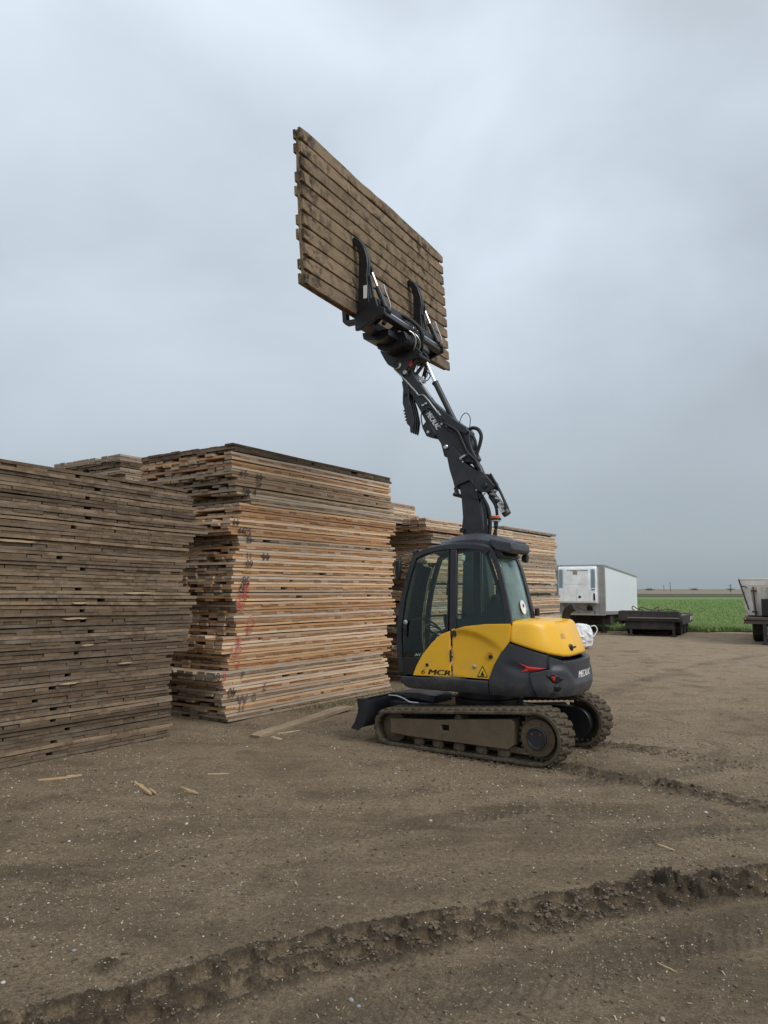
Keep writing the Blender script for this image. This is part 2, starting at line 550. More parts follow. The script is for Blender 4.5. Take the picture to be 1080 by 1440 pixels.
def ground_height(X, Y):
    """height and wet-mud mask of the yard"""
    r = np.hypot(X, Y)
    fade = 1 - sm(18, 45, r)
    z = fbm(X * .45, Y * .45, 3, 3) * .07 * fade
    z += fbm(X * 2.1 + 9, Y * 2.1, 4, 5) * .030 * fade
    z += fbm(X * 13, Y * 13, 3, 9) * .010 * (1 - sm(9, 16, r))
    z += np.abs(fbm(X * 38, Y * 38, 2, 19)) * .006 * (1 - sm(6, 10, r))
    wet = np.zeros_like(z)
    # deep tyre track with two rows of lug prints
    i, a, l = path_coords(X, Y, TYRE, .6)
    wob = fbm(a * 1.3, l * 0 + 3.3, 2, 41) * .10
    l = l + wob
    al = np.abs(l)
    env = 1 - sm(.225, .275, al + fbm(X[i] * 7, Y[i] * 7, 3, 77) * .10)
    ph = np.mod(a + np.where(l > 0, .12, 0) - .18 * al + fbm(a * 3, l * 4, 2, 60) * .03, .24)
    lug = sm(.030, .046, ph) * (1 - sm(.190, .210, ph)) * sm(.020, .034, al) * (1 - sm(.188, .208, al))
    rough = fbm(X[i] * 28, Y[i] * 28, 4, 88, .64)
    ridge = np.clip(fbm(X[i] * 4, Y[i] * 4, 3, 90) * 2.4 + .45, 0, 1)
    heap = sm(.08, .30, fbm(a * 1.1 + 4, l * 2.5, 3, 92))
    field = (1 - lug) * (.50 + ridge * .30) + rough * 1.1 + heap * .55
    clod = env * sm(.40, .54, field)
    z[i] += -.030 * lug * (1 - heap) * env + clod * (.012 + .020 * ridge + .050 * np.abs(rough) + .012 * heap)
    wet[i] = np.maximum(wet[i], np.clip(clod * (.85 + rough), 0, 1))
    # rubber track prints behind the machine
    for k, pth in enumerate((PRINT_NEAR, PRINT_FAR)):
        i, a, l = path_coords(X, Y, pth, .45)
        al = np.abs(l)
        env = 1 - sm(.17, .23, al + fbm(X[i] * 8, Y[i] * 8, 2, 31) * .08)
        ph = np.mod(a + np.where(l > 0, .095, 0), .19)
        lug = sm(.01, .03, ph) * (1 - sm(.115, .135, ph)) * sm(.012, .03, al) * (1 - sm(.15, .17, al))
        st = np.clip(.8 + 2.2 * fbm(a * 1.1, a * 0 + k, 2, 71), .15, 1.5)
        rough = fbm(X[i] * 26, Y[i] * 26, 3, 98, .64)
        clod = env * sm(.40, .54, (1 - lug) * .58 * np.clip(st, .5, 1.1) + rough * 1.1)
        z[i] += env * -.022 * lug * np.minimum(st, 1) + clod * (.012 + .04 * np.abs(rough))
        wet[i] = np.maximum(wet[i], np.clip(clod * (.8 + rough) + env * .15 * st, 0, 1))
    # shallow ribbed smears of older tyres
    for q, (pth, wdt, dep) in enumerate(ARCS):
        i, a, l = path_coords(X, Y, pth, .5)
        env = (1 - sm(wdt * .6, wdt, np.abs(l + fbm(a * .7, a * 0 + q, 2, 33) * .15))) * np.clip(.45 + 2.2 * fbm(a * .8, a * 0 + q * 3, 2, 15), 0, 1)
        z[i] += env * dep * (np.sin((a + np.abs(l) * .9) * 2 * math.pi / .095) - 1) * .5
        wet[i] = np.maximum(wet[i], env * .62 * (.6 + fbm(X[i] * 5, Y[i] * 5, 2, 140)))
    # clods heaped beside the prints
    for cx, cy, rad, hh in ((-1.55, 4.38, .09, .04), (3.02, 8.12, .24, .07), (1.95, 5.5, .32, .06), (2.15, 5.42, .25, .05), (2.5, 5.6, .3, .04)):
        dd = np.hypot(X - cx, Y - cy)
        e = 1 - sm(rad * .3, rad, dd)
        m = e > 0
        z[m] += e[m] * hh * (.35 + 1.8 * np.abs(fbm(X[m] * 14, Y[m] * 14, 3, 50, .6)) * 2)
        wet[m] = np.maximum(wet[m], e[m] * .95)
    return z, np.clip(wet, 0, 1)


rl = [.3, 1.2, 2.2, 2.9]
while rl[-1] < 7: rl.append(rl[-1] * 1.0024)
while rl[-1] < 13: rl.append(rl[-1] * 1.0042)
while rl[-1] < 60: rl.append(rl[-1] * 1.012)
while rl[-1] < 5200: rl.append(rl[-1] * 1.06)
rl = np.array(rl)
th = np.concatenate([np.arange(-31, 31.001, .085), np.arange(33, 328, 3.0)])
th = np.radians(th)
nr, nt = len(rl), len(th)
RR, TT = np.meshgrid(rl, th, indexing='ij')
GX = (RR * np.sin(TT)).ravel(); GY = (RR * np.cos(TT)).ravel()
GZ, GW = ground_height(GX, GY)
GZ[GX ** 2 + GY ** 2 > 50 ** 2] -= 0
ii = np.arange(nr - 1)[:, None]; jj = np.arange(nt)[None, :]
j2 = (jj + 1) % nt
quads = np.stack([ii * nt + jj, ii * nt + j2 + 0 * ii, (ii + 1) * nt + j2, (ii + 1) * nt + jj], -1).reshape(-1, 4)


def np_mesh(name, V, F, attrs=None, smooth=True, face_attr=None):
    me = bpy.data.meshes.new(name)
    n, k = F.shape
    me.vertices.add(len(V))
    me.vertices.foreach_set('co', np.asarray(V, np.float32).ravel())
    me.loops.add(n * k)
    me.loops.foreach_set('vertex_index', F.astype(np.int32).ravel())
    me.polygons.add(n)
    me.polygons.foreach_set('loop_start', np.arange(0, n * k, k, dtype=np.int32))
    me.polygons.foreach_set('use_smooth', np.full(n, smooth))
    me.update(calc_edges=True)
    for an, av in (attrs or {}).items():
        me.attributes.new(an, 'FLOAT', 'POINT').data.foreach_set('value', np.asarray(av, np.float32))
    return me


g_me = np_mesh('ground', np.stack([GX, GY, GZ], -1), quads[:, ::-1], {'wet': GW})
# close the small hole under the camera
bm = bmesh.new(); bm.from_mesh(g_me); bm.verts.ensure_lookup_table()
bm.faces.new([bm.verts[k] for k in range(nt)][::-1]); bm.normal_update()
bm.to_mesh(g_me); bm.free()

m, t, b = material('yard_dirt')
geo = nd(t, 'ShaderNodeNewGeometry').outputs['Position']
mp = nd(t, 'ShaderNodeMapping')
mp.inputs['Rotation'].default_value = (0, 0, R(-28))
mp.inputs['Scale'].default_value = (.45, 1.7, 1)
t.links.new(geo, mp.inputs[0])
big = noise(t, geo, .33, 5, .6, .5)
streak = noise(t, mp.outputs[0], 1.1, 8, .64, .9)
patch = noise(t, geo, 1.7, 8, .66, .7)
fine = noise(t, geo, 26, 8, .75)
mids = noise(t, geo, 75, 5, .7)
grain = noise(t, geo, 150, 4, .75)
cdirt = mixc(t, mrange(t, streak, .36, .64), (.150, .106, .062), (.425, .318, .200))
cdirt = mixc(t, mrange(t, big, .40, .60, 0, .65), cdirt, (.465, .352, .228))
sepg = nd(t, 'ShaderNodeSeparateXYZ'); t.links.new(geo, sepg.inputs[0])
dry = mrange(t, math_n(t, 'ADD', sepg.outputs['Y'], math_n(t, 'MULTIPLY', big, 9)), 11, 24)
cdirt = mixc(t, math_n(t, 'MULTIPLY', dry, .8), cdirt, (.525, .402, .272))
cdirt = mixc(t, mrange(t, patch, .50, .68, 0, .65), cdirt, (.100, .069, .038))
cdirt = mixc(t, mrange(t, fine, .46, .57, 0, .58), cdirt, (.118, .084, .050))
cdirt = mixc(t, mrange(t, grain, .51, .58, 0, .5), cdirt, (.42, .34, .24))
cdirt = mixc(t, mrange(t, mids, .47, .56, 0, .5), cdirt, (.110, .080, .050))
wt_a = nd(t, 'ShaderNodeAttribute', attribute_name='wet').outputs['Fac']
cdirt = mixc(t, math_n(t, 'MULTIPLY', wt_a, .74), cdirt, (.060, .043, .026))
t.links.new(cdirt, b.inputs['Base Color'])
t.links.new(mrange(t, wt_a, 0, 1, .95, .62), b.inputs['Roughness'])
b.inputs['Specular IOR Level'].default_value = .25
hsum = math_n(t, 'ADD', math_n(t, 'ADD', fine, math_n(t, 'MULTIPLY', grain, .35)), math_n(t, 'MULTIPLY', wt_a, math_n(t, 'MULTIPLY', noise(t, geo, 70, 6, .7), .8)))
bump(t, b, hsum, 1.0, .05)
M_dirt = m
ground = tag(link('ground', g_me, M_dirt), kind='structure')


def gz(x, y):
    z, _ = ground_height(np.array([float(x)]), np.array([float(y)]))
    return float(z[0])


# far land: crop field and the stubble strips on the horizon
def field_sheet(name, pts, z, mat):
    me = bpy.data.meshes.new(name)
    me.from_pydata([(x, y, z) for x, y in pts], [], [tuple(range(len(pts)))])
    return tag(link(name, me, mat), kind='structure')


def field_mat(name, c1, c2, c3, sc):
    m, t, b = material(name)
    geo = nd(t, 'ShaderNodeNewGeometry').outputs['Position']
    mp = nd(t, 'ShaderNodeMapping'); mp.inputs['Scale'].default_value = (.12, 1, 1)
    t.links.new(geo, mp.inputs[0])
    a = noise(t, mp.outputs[0], sc, 6, .62, .3)
    d = noise(t, geo, sc * 12, 4, .7)
    c = mixc(t, mrange(t, a, .35, .65), c1, c2)
    c = mixc(t, mrange(t, d, .4, .7, 0, .5), c, c3)
    t.links.new(c, b.inputs['Base Color'])
    b.inputs['Roughness'].default_value = .9
    b.inputs['Specular IOR Level'].default_value = .1
    return m


M_crop = field_mat('young_crop', (.112, .185, .050), (.190, .268, .090), (.095, .152, .045), .16)
M_stub1 = field_mat('dark_stubble', (.075, .080, .052), (.115, .105, .075), (.07, .06, .045), .03)
M_stub2 = field_mat('tan_stubble', (.215, .175, .125), (.26, .215, .16), (.18, .15, .11), .02)
FE = lambda x: 37.3 - .18 * (x - 13)
field_sheet('crop_field', [(-260, FE(-20)), (5, FE(5)), (40, FE(40)), (260, FE(40)), (260, 190), (-260, 175)], .05, M_crop)
field_sheet('ploughed_field', [(-420, 175), (-260, 175), (260, 190), (420, 190), (420, 285), (-420, 270)], .09, M_stub1)
field_sheet('stubble_field', [(-4000, 285), (4000, 285), (4500, 4600), (-4500, 4600)], .13, M_stub2)

# crop plants standing along the near edge of the field
nb = 120000
by = 37.2 + rng.random(nb) ** 1.7 * 105
bx = by * (.27 + rng.random(nb) * .32)
by = by - .18 * (bx - 13) * np.clip(1 - (by - 37) / 30, 0, 1) - fbm(bx * .9, bx * 0, 3, 7) * 1.6 * np.clip(1 - (by - 37) / 6, 0, 1)
hh = (.15 + .13 * rng.random(nb)) * np.clip(1.35 - (by - 37) / 105, .35, 1) * (1 + .25 * np.sin(bx * .7) * np.sin(by * .45))
wd = (.012 + .02 * rng.random(nb)) * (by / 38)
an = rng.random(nb) * math.pi
dx = np.cos(an) * wd; dy = np.sin(an) * wd
lx = (rng.random(nb) - .5) * .16; ly = (rng.random(nb) - .5) * .16
z0 = np.full(nb, .04)
V = np.stack([np.stack([bx - dx, by - dy, z0], -1), np.stack([bx + dx, by + dy, z0], -1),
              np.stack([bx + dx * .8 + lx * .5, by + dy * .8 + ly * .5, z0 + hh * .6], -1), np.stack([bx + lx, by + ly, z0 + hh], -1)], 1).reshape(-1, 3)
F = (np.arange(nb)[:, None] * 4 + np.array([0, 1, 2, 3])[None]).astype(int)
crop_me = np_mesh('crop_plants', V, F, {'rnd': np.repeat(rng.random(nb), 4)}, smooth=False)
m, t, b = material('crop_leaf')
ar = nd(t, 'ShaderNodeAttribute', attribute_name='rnd').outputs['Fac']
t.links.new(mixc(t, ar, (.145, .225, .060), (.290, .385, .140)), b.inputs['Base Color'])
b.inputs['Roughness'].default_value = .6
tag(link('crop_plants', crop_me, m), 'young green crop standing along the edge of the dirt yard', 'crop', kind='stuff')

# ------------------------------------------------------------------ timber mats
ML, MW, PT = 4.60, 2.35, .0425          # mat length, width, plank thickness
PW = .190                              # plank width


def plank_mesh(name, L, w, t_, seed, segs=5, chip=.006, along='x', warp=.004):
    """one sawn plank centred on its origin; carries grain coordinates and an end-grain mark"""
    r = random.Random(seed)
    V, F, E_, G = [], [], [], []
    n = segs + 1
    ph = r.random() * 6
    for i in range(n):
        x = -L / 2 + L * i / segs
        dw = r.uniform(-chip, chip); dw2 = r.uniform(-chip, chip); dz = math.sin(ph + i * 1.7) * warp + r.uniform(-warp, warp) * .5
        th_ = t_ / 2 - r.random() * .003
        ex = r.uniform(-.006, .006) if i in (0, n - 1) else 0
        for sy, sz in ((-1, -1), (1, -1), (1, 1), (-1, 1)):
            V.append((x + ex, sy * w / 2 + (dw if sy < 0 else dw2), sz * th_ + dz))
    for i in range(segs):
        for k in range(4):
            F.append((i * 4 + k, i * 4 + (k + 1) % 4, (i + 1) * 4 + (k + 1) % 4, (i + 1) * 4 + k)); E_.append(0.)
    F.append((3, 2, 1, 0)); E_.append(1.)
    F.append(tuple((n - 1) * 4 + k for k in range(4))); E_.append(1.)
    o = (r.random() * 20, r.random() * 20, r.random() * 20)
    G = [(p[0] + o[0], p[1] + o[1], p[2] + o[2]) for p in V]
    if along == 'y':
        V = [(-p[1], p[0], p[2]) for p in V]
    return V, F, E_, G


def plank_me(name, parts, rnds=None):
    """parts: list of (plank data, offset) joined into one mesh"""
    V, F, E_, G, RN = [], [], [], [], []
    for q, (pd, off) in enumerate(parts):
        k = len(V)
        V += [(p[0] + off[0], p[1] + off[1], p[2] + off[2]) for p in pd[0]]
        F += [tuple(i + k for i in f) for f in pd[1]]
        E_ += pd[2]; G += pd[3]
        RN += [(rnds[q] if rnds else 0.)] * len(pd[0])
    me = bpy.data.meshes.new(name)
    me.from_pydata(V, [], F)
    me.attributes.new('gc', 'FLOAT_VECTOR', 'POINT').data.foreach_set('vector', [c for g in G for c in g])
    me.attributes.new('endg', 'FLOAT', 'FACE').data.foreach_set('value', E_)
    me.attributes.new('rnd', 'FLOAT', 'POINT').data.foreach_set('value', RN)
    bm = bmesh.new(); bm.from_mesh(me); bmesh.ops.recalc_face_normals(bm, faces=bm.faces); bm.to_mesh(me); bm.free()
    return me


def variants(nm, L, w, n, along, mat, seed, **kw):
    out = []
    for k in range(n):
        me = plank_me(nm, [(plank_mesh(nm, L, w, PT, seed + k, along=along, **kw), (0, 0, 0))])
        me.materials.append(mat)
        out.append(me)
    return out


PITCH_W = (MW - PW) / 10
long_new = variants('plank', ML, PW - .022, 10, 'x', M_newwood, 100)
cross_new = variants('cross_plank', MW, PW, 8, 'y', M_newcross, 200, segs=2)
long_mix = variants('plank', ML, PW - .022, 8, 'x', M_mixwood, 300)
cross_mix = variants('cross_plank', MW, PW, 6, 'y', M_mixcross, 400, segs=2)
long_old = variants('plank', ML, PW, 10, 'x', M_oldwood, 500, chip=.010, warp=.005)
cross_old = variants('cross_plank', MW, PW, 8, 'y', M_oldwood, 600, segs=2, chip=.010)
YW = [-MW / 2 + PW / 2 + j * PITCH_W for j in range(11)]


def cross_positions(r, hole):
    """x centres of the middle-layer planks, tight, with one lifting slot"""
    xs = []; x = -ML / 2 + PW / 2
    while x < ML / 2 - PW / 2 + .01:
        xs.append(x)
        x += PW + r.choice((.002, .004, .006, .010))
        if hole and abs(x - hole) < PW / 2:
            x += .085
    return xs


def inner_me(mat, seed):
    r = random.Random(seed)
    parts = []
    for j in range(1, 11):
        for z in (PT / 2, 2.5 * PT + .001):
            parts.append((plank_mesh('p', ML, PW, PT, seed * 91 + j * 7 + int(z * 100), segs=2), (0, YW[j], z)))
    me = plank_me('inner_planks', parts, [r.random() for _ in parts])
    me.materials.append(mat)
    return me


inner_old = [inner_me(M_oldwood, k) for k in range(4)]


def joined_mat_me(mat, seed, drop=.05):
    r = random.Random(seed)
    parts = []
    for j in range(11):
        for z in (PT / 2, 2.5 * PT + .002):
            if r.random() > drop:
                parts.append((plank_mesh('p', ML, PW, PT, seed * 191 + j * 7 + int(z * 100), segs=2, chip=.008), (r.uniform(-.02, .02), YW[j], z)))
    for x in cross_positions(r, r.uniform(-1, 1)):
        parts.append((plank_mesh('p', MW, PW - .006, PT, seed * 77 + int(x * 90), segs=1, along='y'), (x, r.uniform(-.012, .012), 1.5 * PT + .001)))
    me = plank_me('timber_mat', parts, [r.random() for _ in parts])
    me.materials.append(mat)
    return me


D = Vector((.566, .824, 0)).normalized()         # along the stacks
NV = Vector((-D.y, D.x, 0))                      # away from the front faces
SROT = math.atan2(D.y, D.x)
MT = 3 * PT + .0035


def ordn(n):
    return '%d%s' % (n, 'th' if 10 <= n % 100 <= 20 else {1: 'st', 2: 'nd', 3: 'rd'}.get(n % 10, 'th'))


def lookup(prof, z):
    for zt, off in prof:
        if z < zt: return off
    return prof[-1][1]


def stack(corner, n, prof, where, look, group, mode, seed, right_ref=False, jit=.02, mats=None, tilt=0):
    """one pile: each mat is a thing of its own"""
    r = random.Random(seed)
    out = []
    z = .012
    for k in range(n):
        off = lookup(prof, z + .06) + r.uniform(-jit, jit)
        c = Vector(corner) + D * (off + (-ML / 2 if right_ref else ML / 2)) + NV * (MW / 2 + r.uniform(-.018, .022))
        pos = 'topmost' if k == n - 1 else 'lowest' if k == 0 else ordn(k + 1) + ' from the ground'
        label = '%s mat, %s in the %s' % (look, pos, where)
        rot = (r.uniform(-.0012, .0012), r.uniform(-.0008, .0008), SROT + r.uniform(-.006, .006))
        ty = tilt * k / n
        rot = (rot[0], rot[1] + ty, rot[2])
        lift = math.sin(ty) * ML / 2
        if mode == 'far':
            o = link('timber_mat', r.choice(mats), None)
            o.location = (c.x, c.y, z); o.rotation_euler = rot
            if r.random() < .5: o.rotation_euler.z += math.pi
            tag(o, label, 'timber mat', group)
        else:
            o = empty('timber_mat', (c.x, c.y, z + lift), rot)
            tag(o, label, 'timber mat', group)
            if mode == 'left':
                LG, CR, js = long_old, cross_old, (0,)
            else:
                w = .25 if 4 < k < n - 3 else .6
                LG, CR = (long_new, cross_new) if r.random() > w * .5 else (long_mix, cross_mix)
                if k >= n - 1: LG, CR = long_old, cross_old
                js = range(11)
            for j in js:
                for zz, nm in ((PT / 2, 'bottom_plank'), (2.5 * PT + .001, 'top_plank')):
                    if mode == 'right' and j > 0 and k < n - 1 and r.random() < .20: continue
                    p = link(nm, r.choice(LG), None, o)
                    p.location = (r.uniform(-.045, .045) if mode == 'right' else r.uniform(-.014, .014), YW[j] + (r.uniform(-.010, .006) if j == 0 else 0), zz)
                    p.rotation_euler = (0, 0, r.uniform(-.0018, .0018))
            hole = r.uniform(.35, .75) if mode == 'left' else r.uniform(-1.8, 1.8) if r.random() < .35 else None
            for x in cross_positions(r, hole):
                if mode == 'right' and r.random() < .012: continue
                p = link('cross_plank', r.choice(CR), None, o)
                p.location = (x, (r.uniform(-.004, .016) if mode == 'right' else r.uniform(-.004, .018)), 1.5 * PT + .0005)
            if mode == 'left':
                link('inner_planks', r.choice(inner_old), None, o)['kind'] = 'stuff'
        out.append(o)
        z += MT + r.choice((0, .001, .002, .003, .006) if mode == 'left' else (0, .001, .003, .005, .011))
    return out


# pile nearest the camera on the left: profile of its right end, from the ground up
def lp_(rows):
    res = []
    for z, X in rows:
        res.append((z, (X - 720) / 228 - .13 * z / 3.56))
    return res


prof_left = lp_([(.08, 718), (.20, 708), (.36, 727), (.47, 725), (.60, 755), (.68, 722), (.85, 710), (1.02, 723), (1.18, 727), (1.40, 795),
                 (1.58, 800), (1.72, 818), (1.86, 810), (2.0, 828), (2.14, 800), (2.42, 775), (2.56, 780), (2.70, 800), (2.82, 795),
                 (2.93, 825), (3.05, 875), (3.18, 830), (3.38, 830), (3.5, 820), (3.7, 795)])
left_stack = stack((-3.06, 10.88, 0), 27, prof_left, 'nearest pile on the left', 'weathered grey-brown', 'mats in the nearest pile on the left', 'left', 21, right_ref=True, jit=.012, tilt=.022)
M_paleslip = wood_mat('torn_wood', [(.46, .34, .20), (.52, .40, .25)], (.4, .3, .2), (.4, .33, .24), .05)
rsp = random.Random(44)
for q in range(7):
    o = left_stack[rsp.randrange(2, 26)]
    L_ = rsp.uniform(.15, .75); x0 = rsp.uniform(-.6, 2.2); zz = rsp.choice((PT * .6, PT * 2.4)); n_ = 5; V = []
    for i_ in range(n_ + 1):
        f = i_ / n_; hw = .011 * (1 - abs(2 * f - 1) ** 1.5) + .002
        V += [(x0 + L_ * (f - .5), -MW / 2 - .024 - .010 * math.sin(f * 3), zz - hw + rsp.uniform(-.003, .003) + .03 * f * rsp.uniform(-.3, .3)), (x0 + L_ * (f - .5), -MW / 2 - .024 - .010 * math.sin(f * 3), zz + hw), (x0 + L_ * (f - .5), -MW / 2 - .010, zz)]
    F_ = [(i_ * 3 + k_, i_ * 3 + (k_ + 1) % 3, i_ * 3 + 3 + (k_ + 1) % 3, i_ * 3 + 3 + k_) for i_ in range(n_) for k_ in range(3)]
    me = plank_me('splinter', [((V, F_, [0.] * len(F_), list(V)), (0, 0, 0))]); me.materials.append(M_paleslip)
    link('splinter', me, None, o)
prof_mid = [(.06, -.06), (.31, 0), (.64, -.08), (.80, -.30), (.91, .03), (1.06, .08), (1.35, -.08), (1.85, .18), (2.16, .06), (2.68, .10), (2.92, .20),
            (3.17, 0), (3.44, .22), (3.66, .41), (3.92, .13), (4.09, 0), (4.6, .03)]
mid_stack = stack((-2.47, 11.84, 0), 33, prof_mid, 'tall pile beside the machine', 'pale sawn', 'mats in the tall pile beside the machine', 'right', 22)
far_mats = [joined_mat_me(M_newwood if k % 3 else M_mixwood, 40 + k, .04) for k in range(8)]
old_mats = [joined_mat_me(M_mixwood if k % 2 else M_oldwood, 60 + k, .10) for k in range(6)]
rr_ = random.Random(5)


def rand_prof(n, a):
    return [(.13 * k * 2, rr_.uniform(-a, a)) for k in range(1, n)]


stack((-1.62, 17.25, 0), 33, rand_prof(20, .18), 'pile behind the tall pale one', 'pale', 'mats in the pile just behind the tall one', 'far', 31, mats=far_mats)
stack((1.0, 16.5, 0), 27, rand_prof(20, .22), 'pile right behind the cab', 'pale', 'mats in the pile behind the cab', 'far', 32, mats=far_mats)
stack((3.97, 24.45, 0), 31, [(1.9, .28)] + rand_prof(20, .15)[8:], 'farthest pile, near the white trailer', 'tan', 'mats in the farthest pile', 'far', 33, mats=far_mats)
stack((-5.42, 15.1, 0), 36, rand_prof(22, .12), 'dark pile showing above the left pile', 'dark weathered', 'mats in the dark pile at the back left', 'far', 34, mats=old_mats)

M_spray = simple('black_spray_paint', (.055, .048, .045), .8, var=.2)
M_sprayfade = simple('faded_spray_paint', (.16, .12, .10), .85, var=.2)
M_redspray = simple('red_spray_paint', (.55, .10, .085), .75, var=.15)
# sprayed numbers on the tall pile
def mark(z, x, s, size, mat, rot=0, shear=0):
    k = min(range(len(mid_stack)), key=lambda q: abs(mid_stack[q].location.z + .06 - z))
    o = mid_stack[k]
    vs_, fs = text_data(s, size * 1.15, shear, (-.012 if mat is M_redspray else .004) * size, .95)
    if not vs_: return
    cx = sum(p[0] for p in vs_) / len(vs_); cy = sum(p[1] for p in vs_) / len(vs_)
    ca, sa = math.cos(rot), math.sin(rot)
    x0 = x - ML / 2
    flat_mesh('painted_number', vs_, fs, mat, o,
              lambda a, b_: (x0 + (a - cx) * ca - (b_ - cy) * sa, -MW / 2 - .021, .065 + (a - cx) * sa + (b_ - cy) * ca))


def scribble(z, x, pts, w, mat):
    k = min(range(len(mid_stack)), key=lambda q: abs(mid_stack[q].location.z + .06 - z))
    P = smooth_path([(a, 0, b_) for a, b_ in pts], 5)
    vs_, fs = [], []
    for i, p in enumerate(P):
        d = P[min(i + 1, len(P) - 1)] - P[max(i - 1, 0)]
        nn = Vector((-d.z, 0, d.x)).normalized() * w / 2
        vs_ += [(p.x + nn.x, p.z + nn.z), (p.x - nn.x, p.z - nn.z)]
    fs = [(2 * i, 2 * i + 1, 2 * i + 3, 2 * i + 2) for i in range(len(P) - 1)]
    flat_mesh('painted_mark', vs_, fs, mat, mid_stack[k], lambda a, b_: (x - ML / 2 + a, -MW / 2 - .022, .065 + b_))


for z, x, s, size, rot in ((4.02, .30, '5', .14, 0), (3.93, .20, '4', .14, 0), (3.94, .62, '44', .15, math.pi), (3.80, .48, '42', .13, math.pi), (3.66, .22, '40', .17, math.pi),
                           (3.66, .42, '4', .14, 0), (3.22, .12, '44', .14, math.pi), (3.10, .38, '52', .15, math.pi), (2.98, .24, '44', .14, 0), (2.85, .22, '43', .14, math.pi),
                           (2.62, .32, '11', .13, 0), (2.60, .72, '44', .17, math.pi), (2.47, .32, '60', .15, math.pi), (2.30, .26, '58', .16, math.pi), (2.13, .27, '37', .17, math.pi),
                           (.72, .05, '40', .16, 0), (.50, .16, '40', .17, math.pi), (.72, .62, 'P', .13, 0)):
    mark(z, x, s, size, M_spray, rot)
for z, x, s, size, rot in ((.36, .42, 'W', .20, 0), (.38, .68, '0', .17, 0), (.42, .92, '7', .16, math.pi), (.16, .30, '11', .14, 0)):
    mark(z, x, s, size, M_sprayfade, rot)
rs = random.Random(12)
for z, x, s, size in ((2.02, .30, '26', .16), (1.90, .22, '23', .15), (1.80, .30, '9', .14), (1.78, .06, '52', .18), (1.66, .04, '8', .14), (1.50, .26, '5', .13), (1.38, .30, '17', .13), (1.30, .26, 'Z', .14),
                      (1.18, .32, '8', .13), (1.08, .34, '5', .13), (.98, .16, '2', .11), (.92, .06, '0', .16), (.72, .20, '6', .15), (.60, .22, '5', .13)):
    mark(z + .1, x, s, size, M_redspray, rs.uniform(-.3, .3) + math.pi)
for z, x in ((1.95, .33), (1.85, .16), (1.45, .34), (1.2, .30), (1.05, .28), (.95, .12), (.70, .22)):
    scribble(z + .1, x, [(rs.uniform(-.07, .07), .11 - .045 * q) for q in range(6)], .012, M_redspray)

# the mat held up by the machine: local x along its length (to the right), z up, front towards the machine
MC = Vector((1.43, 10.27, -.012))                      # machine centre on the ground
MROT = math.atan2(.494, -.869)
MF = Vector((math.cos(MROT), math.sin(MROT), 0)); MLf = Vector((-MF.y, MF.x, 0))
RL, RW = 4.66, 2.33
mcen = MC + MF * 1.905 + MLf * (-.539) + Vector((0, 0, 7.375))
held = empty('timber_mat', mcen)
ax = (-MLf).normalized()                           # along the length
up = (MF * .145 + Vector((0, 0, 2.325))).normalized()
ay = up.cross(ax)                                  # away from the machine
held.matrix_world = Matrix(((ax.x, ay.x, up.x, mcen.x), (ax.y, ay.y, up.y, mcen.y), (ax.z, ay.z, up.z, mcen.z), (0, 0, 0, 1)))
tag(held, 'muddy timber mat held upright high in the air by the excavator', 'timber mat')


def rough_plank(L, w, t_, seed, chip, hole_seed=None, segs=22):
    """plank with worn, chewed edges; length x, width z, thickness y"""
    r = random.Random(seed)
    V, F, E_ = [], [], []
    n = segs + 1
    a1 = a2 = 0
    for i in range(n):
        x = -L / 2 + L * i / segs
        a1 = a1 * .6 + r.uniform(-chip, chip); a2 = a2 * .6 + r.uniform(-chip, chip)
        if r.random() < .12: a1 += chip * 1.6
        if r.random() < .12: a2 -= chip * 1.6
        e = min(i, n - 1 - i)
        rd = .020 if e == 0 else 0
        dy = math.sin(i * .5 + seed) * .003
        ex = r.uniform(-.008, .008) if e == 0 else 0
        bv = .007
        zl, zh = -w / 2 + max(a1, -.012) + rd, w / 2 + min(a2, .012) - rd
        for y_, z_ in ((-t_ / 2, zl + bv), (-t_ / 2, zh - bv), (-t_ / 2 + bv, zh), (t_ / 2, zh), (t_ / 2, zl), (-t_ / 2 + bv, zl)):
            V.append((x + ex, y_ + dy, z_))
    for i in range(segs):
        for k in range(6):
            F.append((i * 6 + k, i * 6 + (k + 1) % 6, (i + 1) * 6 + (k + 1) % 6, (i + 1) * 6 + k)); E_.append(0.)
    F.append(tuple(range(5, -1, -1))); E_.append(1.)
    F.append(tuple((n - 1) * 6 + k for k in range(6))); E_.append(1.)
    o = [r.random() * 20 for _ in range(3)]
    return V, F, E_, [(p[0] + o[0], p[1] + o[1], p[2] + o[2]) for p in V]


rp_ = (RW - .190) / 10
for j in range(11):
    z = -RW / 2 + .095 + j * rp_
    ch = .0022 if j < 8 else (.005 if j < 10 else .011)
    me = plank_me('front_plank', [(rough_plank(RL, .195, .042, 900 + j, ch), (0, 0, 0))]); me.materials.append(M_muddywood)
    p = link('front_plank', me, None, held)
    p.location = (random.uniform(-.004, .004), .021, z)
    me = plank_me('back_plank', [(rough_plank(RL, .180, .042, 950 + j, .005, segs=8), (0, 0, 0))]); me.materials.append(M_muddywood)
    if j not in (2, 5, 8):
        p = link('back_plank', me, None, held)
        p.location = (random.uniform(-.012, .012), .109, z + .012)
cm = [plank_me('middle_plank', [(rough_plank(RW - .06, .186, .042, 980 + j, .004, segs=4), (0, 0, 0))]) for j in range(4)]
for q in cm: q.materials.append(M_muddywood)
k = 0
x = -RL / 2 + .095
while x < RL / 2 - .09:
    p = link('middle_plank', cm[k % 4], None, held)
    p.rotation_euler = (0, R(90), 0)
    p.location = (x, .065, 0)
    x += .1925; k += 1

